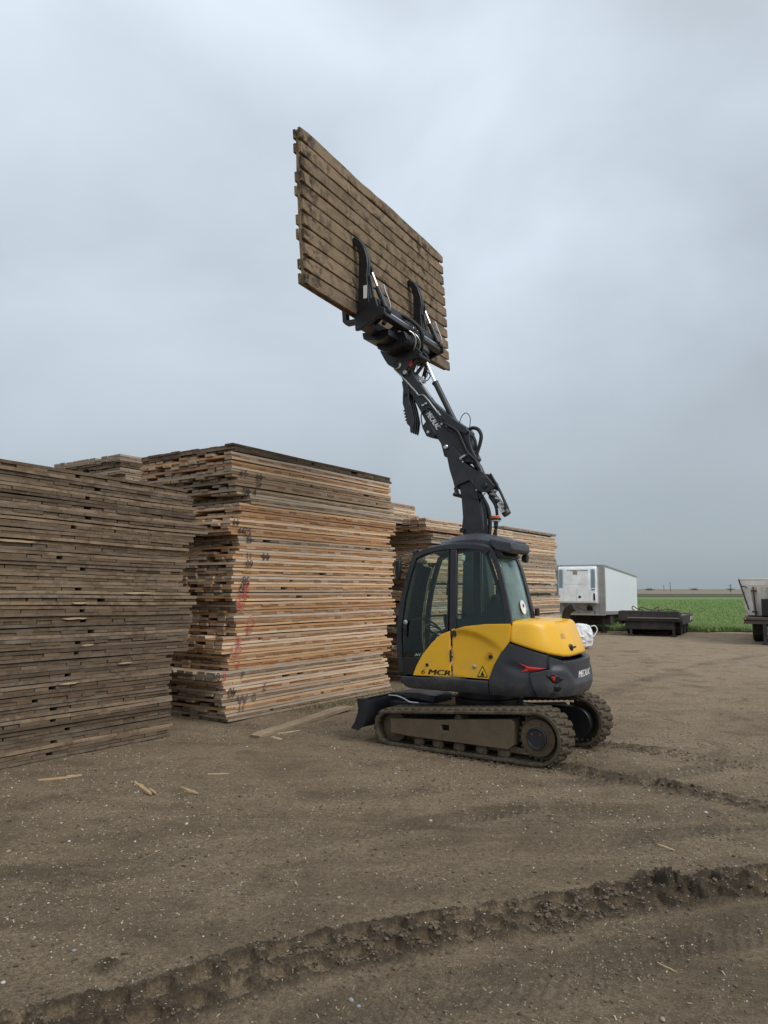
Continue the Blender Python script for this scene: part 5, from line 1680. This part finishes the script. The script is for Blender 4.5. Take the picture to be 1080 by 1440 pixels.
for pts in ([(.9, .2, 1.13), (1.0, .25, 1.28), (1.25, .3, 1.2), (1.5, .3, 1.15), (1.9, .2, 1.16)], [(.7, .3, 1.13), (.62, .2, 1.22), (.68, .1, 1.32), (.85, .12, 1.22), (1.1, .2, 1.14)], [(1.5, .25, 1.14), (1.6, .3, 1.24), (1.75, .3, 1.3), (1.72, .2, 1.2)], [(1.9, .2, 1.15), (2.1, .3, 1.20), (2.3, .2, 1.17), (2.45, .3, 1.15)]):
    MB().tube(pts, .022, 6, 5).build('chain', M_rust, dol)

# gravel trailer cut by the right edge
tub = empty('gravel_trailer', (13.50, 28.4, 0), (0, 0, R(-29)))
tag(tub, 'dirty white gravel trailer cut off by the right edge', 'trailer')
shell = MB().prism([(.06, 2.47), (.22, 1.06), (2.40, 1.06), (2.56, 2.47), (2.48, 2.47), (2.32, 1.12), (.30, 1.12), (.14, 2.47)], .9, 7.5).build('tub', M_tubwhite, tub, bevel=.01)
MB().prism([(.12, 2.30), (.26, 1.08), (2.36, 1.08), (2.50, 2.30)], .88, .94).build('front_wall', M_tubwhite, shell)
MB().prism([(.06, 2.46), (.14, 2.22), (2.48, 2.22), (2.56, 2.46)], .60, .66).build('front_hood', M_tubwhite, shell, bevel=.01)
MB().bar((.0, .62, 2.47), (2.62, .62, 2.47), .07, .05).build('rim', M_tubwhite, shell, bevel=.008)
MB().bar((.02, .58, 2.47), (.32, .72, 1.30), .03, .05).build('corner_strut', M_oldsteel, shell)
flg = [(.20, 2.15), (.10, 2.06), (.24, 1.92), (.16, 1.74), (.30, 1.60), (.16, 1.40), (.33, 1.08), (.52, 1.08), (.40, 2.15)]
MB().prism(flg, .80, .84).build('corner_flange', M_tubwhite, shell, bevel=.008)
for x in (.62, .82, 1.0, 1.3):
    MB().box(x, x + .03, .85, .885, 1.12, 2.18).build('wall_rib', M_tubwhite, shell)
MB().bar((.50, .82, 2.18), (.56, .82, 1.08), .07, .045).build('rust_streaked_bar', M_rust, shell)
for z in (2.02, 1.22):
    MB().bar((.43, .81, z), (.62, .81, z), .06, .05).build('bar_bracket', M_rust, shell)
MB().bar((.10, .75, 2.20), (.30, .75, 2.16), .05, .04).build('latch', M_oldsteel, shell)
MB().box(.78, 1.75, .15, .80, 1.08, 1.72).build('tool_box', M_dark2, tub, bevel=.02)
MB().box(.16, 2.46, .05, 7.6, .78, .92).box(.16, 2.46, .0, 7.6, .93, 1.03).build('chassis', simple('chassis_brown', (.085, .07, .06), .75, dust=(.16, .12, .09), dust_amt=.6), tub, bevel=.01)
for x in (.20, .26): MB().box(x, x + .04, -.012, .0, .95, 1.0).build('marker_lamp', M_rust if x > .22 else M_yellow, tub)
for x in (.86, 1.9):
    lg = MB().box(x - .06, x + .06, .02, .14, .05, .80).build('landing_leg', M_oldsteel, tub)
    MB().box(x - .12, x + .12, -.04, .20, .012, .055).build('foot_plate', M_oldsteel, lg)
    MB().bar((x, .1, .55), (x + .1, 1.0, .8), .05, .05).build('leg_brace', M_oldsteel, lg)
MB().box(.40, .84, 1.7, 1.73, .30, .80).build('mud_flap', M_rubber, tub)
for y in (2.4, 3.7):
    for x in (.58, 2.04): wheel(tub, (x, y, .50), .50, .46, (-1 if x < 1 else 1, 0, 0))
MB().tube([(1.9, .2, 1.85), (1.45, .05, 1.80), (1.22, .0, 1.50), (1.30, .0, 1.25), (1.6, .05, 1.16), (2.0, .2, 1.2)], .028, 8, 6).build('air_hose', M_steel, tub)
MB().box(1.62, 1.70, .30, .40, 1.72, 2.62).build('lift_mast', M_tubwhite, tub)
MB().box(1.30, 2.60, .2, .5, 2.50, 2.66).build('tarp_housing', M_tubwhite, tub, bevel=.02)

# white bulk bag on the ground behind the hood
bm = bmesh.new()
bmesh.ops.create_icosphere(bm, subdivisions=4, radius=1)
from mathutils import noise as mn
for v in bm.verts:
    d = v.co.normalized()
    q = max(abs(d.x), abs(d.y), abs(d.z) * 1.0)
    p = d / (q ** .55)
    k = 1 + .10 * mn.fractal(d * 2.3, 1, 2, 4) - .10 * abs(mn.noise(d * 6.1)) - .05 * abs(mn.noise(d * 13))
    v.co = Vector((p.x * .47 * k, p.y * .42 * k, .43 + p.z * .45 * k))
    if v.co.z > .55: v.co.x *= 1 - (v.co.z - .55) * .45; v.co.y *= 1 - (v.co.z - .55) * .4
me = bpy.data.meshes.new('bulk_bag'); bm.to_mesh(me); bm.free()
me.polygons.foreach_set('use_smooth', [False] * len(me.polygons))
bag = empty('bulk_bag', (6.95, 26.6, .0))
tag(bag, 'crumpled white bulk bag standing on the dirt behind the yellow hood', 'bag')
link('sack', me, simple('white_woven_plastic', (.74, .75, .76), .45, var=.05), bag)
for s in (-1, 1):
    MB().tube([(s * .36, -.2, .78), (s * .50, -.22, .80), (s * .58, -.2, .66), (s * .50, -.2, .50), (s * .44, -.2, .42)], .018, 6, 5).build('strap', M_white, bag)

# ------------------------------------------------------------------ horizon
for x, y, h, lab in ((231, 600, 7.4, 'tall distant utility pole on the horizon beside the white trailer'), (256, 680, 5.4, 'faint short utility pole on the horizon left of the tall pole'),
                     (198, 425, 4.6, 'distant utility pole on the horizon next to the gravel trailer')):
    up_ = empty('utility_pole', (x, y, 0)); tag(up_, lab, 'utility pole', 'utility poles on the horizon')
    MB().lathe([(.24, 0), (.17, h), (0, h)], (0, 0, 0), n=8).build('pole', M_oldsteel, up_)
    MB().box(-1.0, 1.0, -.08, .08, h - .7, h - .5).build('crossarm', M_oldsteel, up_)
M_bush = simple('far_foliage', (.035, .045, .030), .9)
for x, y, r_, lab in ((321, 900, 2.6, 'dark round bush on the horizon left of the tall pole'), (392, 940, 3.2, 'dark low bush on the horizon midway between the trailers'), (466, 1000, 3.0, 'small dark bush on the horizon left of the gravel trailer')):
    tr_ = empty('bush', (x, y, 0)); tag(tr_, lab, 'bush', 'bushes on the horizon')
    MB().lathe([(.2, 0), (.12, r_ * .5), (0, r_ * .5)], (0, 0, 0), n=6).build('trunk', M_oldsteel, tr_)
    P = rng.normal(size=(260, 3)) * np.array([r_ * .9, r_ * .5, r_ * .26]) + np.array([0, 0, r_ * .45])
    Vb = (P[:, None, :] + rng.normal(size=(260, 3, 3)) * .35).reshape(-1, 3); Vb[:, 2] = np.maximum(Vb[:, 2], .1)
    link('crown', np_mesh('crown', Vb, np.arange(780).reshape(-1, 3), smooth=False), M_bush, tr_)

# ------------------------------------------------------------------ loose things on the ground
def ground_z(xs, ys):
    return ground_height(np.asarray(xs, float), np.asarray(ys, float))[0]


M_driftwood = wood_mat('dirty_grey_board', [(.34, .26, .17), (.37, .28, .185)], (.08, .06, .045), (.17, .145, .11), .4)
M_splint = wood_mat('split_timber', [(.50, .37, .21), (.56, .43, .26), (.44, .31, .17)], (.4, .3, .18), (.35, .3, .23), .1)
sp_ = empty('loose_plank', (-1.22, 12.02, gz(-1.22, 12.02) + .035), (R(2), R(-.8), math.atan2(2.37, 1.19)))
tag(sp_, 'loose grey plank lying on the dirt in front of the tall pile', 'plank')
me = plank_me('board', [(rough_plank(2.72, .070, .165, 77, .004, segs=16), (0, 0, 0))]); me.materials.append(M_driftwood); link('board', me, None, sp_)
def splinter(x0, y0, x1, y1, w, h, label, z=None, fork=False):
    r = random.Random(int(x0 * 100) + 9)
    n = 6
    a = Vector((x0, y0, 0)); b_ = Vector((x1, y1, 0)); d = b_ - a; L = d.length; d.normalize(); s = Vector((-d.y, d.x, 0))
    o = empty('wood_scrap', ((x0 + x1) / 2, (y0 + y1) / 2, z if z is not None else gz((x0 + x1) / 2, (y0 + y1) / 2) + h * .4), (0, R(r.uniform(-2, 2)), math.atan2(d.y, d.x)))
    tag(o, label, 'wood scrap', 'wood scraps on the dirt')
    V = []
    for i in range(n + 1):
        f = i / n
        ww = w * (1 - .55 * abs(2 * f - 1) ** 2) * r.uniform(.8, 1.15); hh_ = h * (1 - .5 * f) * r.uniform(.8, 1.1); of = r.uniform(-.15, .15) * w
        V += [(L * (f - .5), of - ww / 2, -hh_ / 2), (L * (f - .5), of + ww / 2, -hh_ / 2), (L * (f - .5), of + ww * .4, hh_ / 2), (L * (f - .5), of - ww * .4, hh_ / 2)]
    F = [(i * 4 + k, i * 4 + (k + 1) % 4, i * 4 + 4 + (k + 1) % 4, i * 4 + 4 + k) for i in range(n) for k in range(4)] + [(3, 2, 1, 0), tuple(n * 4 + k for k in range(4))]
    me = plank_me('splinter', [((V, F, [0.] * len(F), [tuple(p) for p in V]), (0, 0, 0))]); me.materials.append(M_splint)
    link('splinter', me, None, o)
    if fork:
        me2 = plank_me('side_splinter', [(([(p[0] * .35 + L * .33, p[1] * .6 + w * .8, p[2] * .8) for p in V], F, [0.] * len(F), [tuple(p) for p in V]), (0, 0, 0))]); me2.materials.append(M_splint)
        link('side_splinter', me2, None, o)


splinter(-3.80, 8.38, -3.40, 8.58, .045, .022, 'long thin wood splinter lying nearest the left pile', fork=True)
splinter(-2.71, 8.32, -2.40, 7.84, .065, .035, 'thick pale split wood scrap with a forked end', fork=True)
splinter(-2.17, 8.16, -1.93, 7.93, .045, .025, 'short pale wood scrap right of the forked one')
splinter(-2.01, 8.69, -1.77, 8.73, .018, .012, 'thin twig-like wood scrap left of the loose plank')
splinter(2.27, 6.38, 2.36, 6.25, .022, .012, 'small pale wood chip on the dirt right of centre')
splinter(1.55, 4.44, 1.62, 4.33, .012, .010, 'sliver of wood by the lower right corner')
splinter(-1.55, 11.05, -1.25, 11.25, .03, .015, 'pale splinter beside the near end of the loose plank')
splinter(-1.60, 10.75, -1.42, 10.62, .06, .02, 'broken pale chip in front of the loose plank')

ico = bmesh.new(); bmesh.ops.create_icosphere(ico, subdivisions=1, radius=1)
IV = np.array([v.co[:] for v in ico.verts]); IF = np.array([[v.index for v in f.verts] for f in ico.faces]); ico.free()


def lumps(name, X, Y, S, flat, jag, mat, label, cat, sink=.25, rnd=None):
    n = len(X)
    Z = ground_z(X, Y)
    sc = S[:, None] * np.stack([rng.uniform(.8, 1.35, n), rng.uniform(.65, 1.0, n), rng.uniform(flat * .7, flat * 1.2, n)], -1)
    V = IV[None] * (1 + rng.normal(size=(n, len(IV), 1)) * jag) * sc[:, None, :]
    a = rng.random(n) * 2 * math.pi
    ca, sa = np.cos(a)[:, None], np.sin(a)[:, None]
    W = np.stack([V[..., 0] * ca - V[..., 1] * sa + X[:, None], V[..., 0] * sa + V[..., 1] * ca + Y[:, None], V[..., 2] + (Z + sc[:, 2] * (1 - 2 * sink))[:, None]], -1)
    F = (np.arange(n)[:, None, None] * len(IV) + IF[None]).reshape(-1, 3)
    me = np_mesh(name, W.reshape(-1, 3), F, {'rnd': np.repeat(rng.random(n), len(IV))}, smooth=False)
    return tag(link(name, me, mat), label, cat, kind='stuff')


def rnd_mat(name, stops, rough=.85):
    m, t, b = material(name)
    a = nd(t, 'ShaderNodeAttribute', attribute_name='rnd').outputs['Fac']
    oi = nd(t, 'ShaderNodeObjectInfo').outputs['Random']
    rp = nd(t, 'ShaderNodeValToRGB'); ramp(rp, stops)
    t.links.new(math_n(t, 'FRACT', math_n(t, 'ADD', a, oi)), rp.inputs[0])
    tc = nd(t, 'ShaderNodeTexCoord').outputs['Object']
    t.links.new(mixc(t, mrange(t, noise(t, tc, 40, 3), .4, .7, 0, .35), rp.outputs[0], (.12, .10, .075)), b.inputs['Base Color'])
    b.inputs['Roughness'].default_value = rough
    return m


M_peb = rnd_mat('pebbles', [(0, (.17, .13, .085)), (.4, (.25, .195, .13)), (.65, (.36, .29, .20)), (.85, (.30, .29, .27)), (1, (.56, .51, .43))])
M_clod = rnd_mat('mud_clods', [(0, (.070, .050, .031)), (.5, (.105, .076, .048)), (1, (.155, .114, .073))])
M_chip = rnd_mat('wood_chips', [(0, (.28, .20, .12)), (.5, (.38, .29, .18)), (1, (.50, .40, .27))])


def scatter(n, r0, r1, power=1.0):
    r = r0 * (r1 / r0) ** (rng.random(n) ** power)
    a = np.radians(rng.uniform(-30, 30, n))
    X, Y = r * np.sin(a), r * np.cos(a)
    keep = fbm(X * .8, Y * .8, 3, 123) + rng.normal(size=n) * .16 > -.08
    # not inside the piles or under the tracks
    dl = (X + 3.06) * NV.x + (Y - 10.88) * NV.y
    keep &= ~(dl > -.02)
    return X[keep], Y[keep]


X, Y = scatter(48000, 3.3, 16, .8)
S = .0016 + .0062 * rng.random(len(X)) ** 3.8
S *= np.clip(np.hypot(X, Y) / 5.0, .85, 1.9)
lumps('gravel', X, Y, S, .7, .18, M_peb, 'small pale gravel scattered over the dirt yard', 'gravel')
X, Y = scatter(9000, 3.3, 13)
S = .004 + .012 * rng.random(len(X)) ** 3
lumps('dirt_crumbs', X, Y, S, .6, .25, M_clod, 'dark crumbs of earth on the yard surface', 'dirt crumbs')


def along(path, n, spread):
    P = np.array([tuple(p)[:2] for p in smooth_path([(a, b_, 0) for a, b_ in path], 20)])
    k = rng.integers(0, len(P) - 1, n); f = rng.random(n)[:, None]
    Q = P[k] * (1 - f) + P[k + 1] * f
    return Q[:, 0] + rng.normal(size=n) * spread, Q[:, 1] + rng.normal(size=n) * spread


X, Y = along(TYRE[1:-1], 6000, .13)
k = fbm(X * 1.4, Y * 1.4, 2, 201) + rng.normal(size=len(X)) * .08 > -.04
S = .004 + .016 * rng.random(len(X)) ** 4
X2, Y2 = along(PRINT_NEAR[1:-1], 260, .13); S2_ = .006 + .016 * rng.random(260) ** 3
X3, Y3 = along(PRINT_FAR[1:-1], 220, .13); S3_ = .006 + .016 * rng.random(220) ** 3
nk = 700
ua = rng.uniform(-1.35, 1.25, nk); ul = rng.choice([.93, -.47, .47, -.93], nk) + rng.normal(size=nk) * .05
uf = R(144.8)
X4 = MC.x + ua * math.cos(uf) - ul * math.sin(uf); Y4 = MC.y + ua * math.sin(uf) + ul * math.cos(uf)
X3 = np.concatenate([X3, X4]); Y3 = np.concatenate([Y3, Y4]); S3_ = np.concatenate([S3_, .006 + .018 * rng.random(nk) ** 3])
lumps('mud_clods', np.concatenate([X[k], X2, X3]), np.concatenate([Y[k], Y2, Y3]), np.concatenate([S[k], S2_, S3_]), .65, .28, M_clod, 'dark wet mud clods thrown up along the tyre prints', 'mud clods', .2)

# wood chips: thin slivers
X, Y = scatter(2600, 3.5, 14)
q = rng.random(1500)
bxx = -2.7 + q * 2.9 + rng.normal(size=1500) * .3; byy = 10.6 + q * 3.9 + rng.normal(size=1500) * .35
kk = ((bxx + 2.47) * NV.x + (byy - 11.84) * NV.y) < -.05
X = np.concatenate([X, bxx[kk]]); Y = np.concatenate([Y, byy[kk]])
n = len(X); Z = ground_z(X, Y)
L_ = .003 + .013 * rng.random(n) ** 3; a = rng.random(n) * math.pi; w = L_ * rng.uniform(.15, .4, n)
dx, dy = np.cos(a) * L_, np.sin(a) * L_; px_, py_ = -np.sin(a) * w, np.cos(a) * w
tl = rng.normal(size=n) * .004
V = np.stack([np.stack([X - dx - px_, Y - dy - py_, Z + .004 - tl], -1), np.stack([X + dx - px_, Y + dy - py_, Z + .005 + tl], -1), np.stack([X + dx + px_, Y + dy + py_, Z + .006 + tl], -1), np.stack([X - dx + px_, Y - dy + py_, Z + .005 - tl], -1),
              np.stack([X, Y, Z - .006], -1)], 1).reshape(-1, 3)
F = (np.arange(n)[:, None, None] * 5 + np.array([[0, 1, 2], [0, 2, 3], [1, 0, 4], [2, 1, 4], [3, 2, 4], [0, 3, 4]])[None]).reshape(-1, 3)
tag(link('wood_chips', np_mesh('wood_chips', V, F, {'rnd': np.repeat(rng.random(n), 5)}, smooth=False), M_chip), 'pale wood chips and slivers strewn over the dirt', 'wood chips', kind='stuff')

# weeds and litter at the foot of the tall pile
n = 2600
q = rng.random(n) ** .8
bx = -1.5 + q * 2.3 + rng.normal(size=n) * .16; by = 12.9 + q * 3.1 + rng.normal(size=n) * .22
kk = ((bx + 2.47) * NV.x + (by - 11.84) * NV.y) < -.04
kk &= fbm(bx * 3, by * 3, 2, 310) > -.06
bx, by = bx[kk], by[kk]; n = len(bx); z0 = ground_z(bx, by)
h = .03 + .09 * rng.random(n) ** 2; a = rng.random(n) * math.pi; w = .004 + .006 * rng.random(n)
V = np.stack([np.stack([bx - np.cos(a) * w, by - np.sin(a) * w, z0 - .005], -1), np.stack([bx + np.cos(a) * w, by + np.sin(a) * w, z0 - .005], -1), np.stack([bx + rng.normal(size=n) * h * .5, by + rng.normal(size=n) * h * .5, z0 + h], -1)], 1).reshape(-1, 3)
m = rnd_mat('dry_weeds', [(0, (.12, .12, .05)), (.5, (.20, .17, .09)), (1, (.30, .25, .15))])
tag(link('weeds', np_mesh('weeds', V, np.arange(3 * n).reshape(-1, 3), {'rnd': np.repeat(rng.random(n), 3)}, smooth=False), m), 'sparse dry weeds along the foot of the tall mat pile', 'weeds', kind='stuff')

# larger stones, one by one
STONES = [(-3.03, 6.22, .045, 'tan', 'tan stone at the left edge of the picture'), (-1.81, 4.56, .036, 'grey', 'angular grey stone at the lower left, above the tyre prints'), (-1.78, 6.93, .040, 'white', 'pale stone below the forked wood scrap'),
          (-2.64, 6.45, .036, 'white', 'pale stone in open dirt at the middle left'), (-.17, 4.06, .038, 'grey', 'larger of two grey stones side by side at the bottom'), (-.13, 4.01, .030, 'grey', 'smaller of two grey stones side by side at the bottom'),
          (-.31, 5.34, .038, 'tan', 'tan stone just above the tyre prints near the centre'), (-2.04, 4.2, .036, 'white', 'pale stone at the lower left edge'), (.43, 7.07, .048, 'white', 'long pale stone in front of the left track'),
          (1.46, 6.72, .044, 'tan', 'round tan stone midway between machine and tyre prints'), (3.04, 7.24, .046, 'white', 'pale stone near the right edge below the track prints'), (1.37, 3.87, .042, 'tan', 'round tan stone at the bottom edge, right of centre'),
          (2.04, 5.76, .036, 'white', 'pale stone at the upper rim of the tyre prints, right')]
M_st = {'tan': simple('tan_stone', (.33, .26, .19), .8, bmp=.3), 'grey': simple('grey_stone', (.24, .25, .26), .75, bmp=.3), 'white': simple('pale_stone', (.48, .46, .42), .75, bmp=.3)}
for k, (x, y, s, c, lab) in enumerate(STONES):
    r = np.random.default_rng(k)
    d = IV * (1 + r.normal(size=(len(IV), 1)) * .12) * np.array([r.uniform(.9, 1.3), r.uniform(.7, 1), r.uniform(.5, .8)]) * s * .5
    me = np_mesh('stone', d, IF, smooth=True)
    o = link('stone', me, M_st[c]); o.location = (x, y, gz(x, y) + s * .17); o.rotation_euler = (0, 0, r.random() * 6)
    ss = o.modifiers.new('round', 'SUBSURF'); ss.levels = 1; ss.render_levels = 1
    tag(o, lab, 'stone', 'loose stones on the dirt')
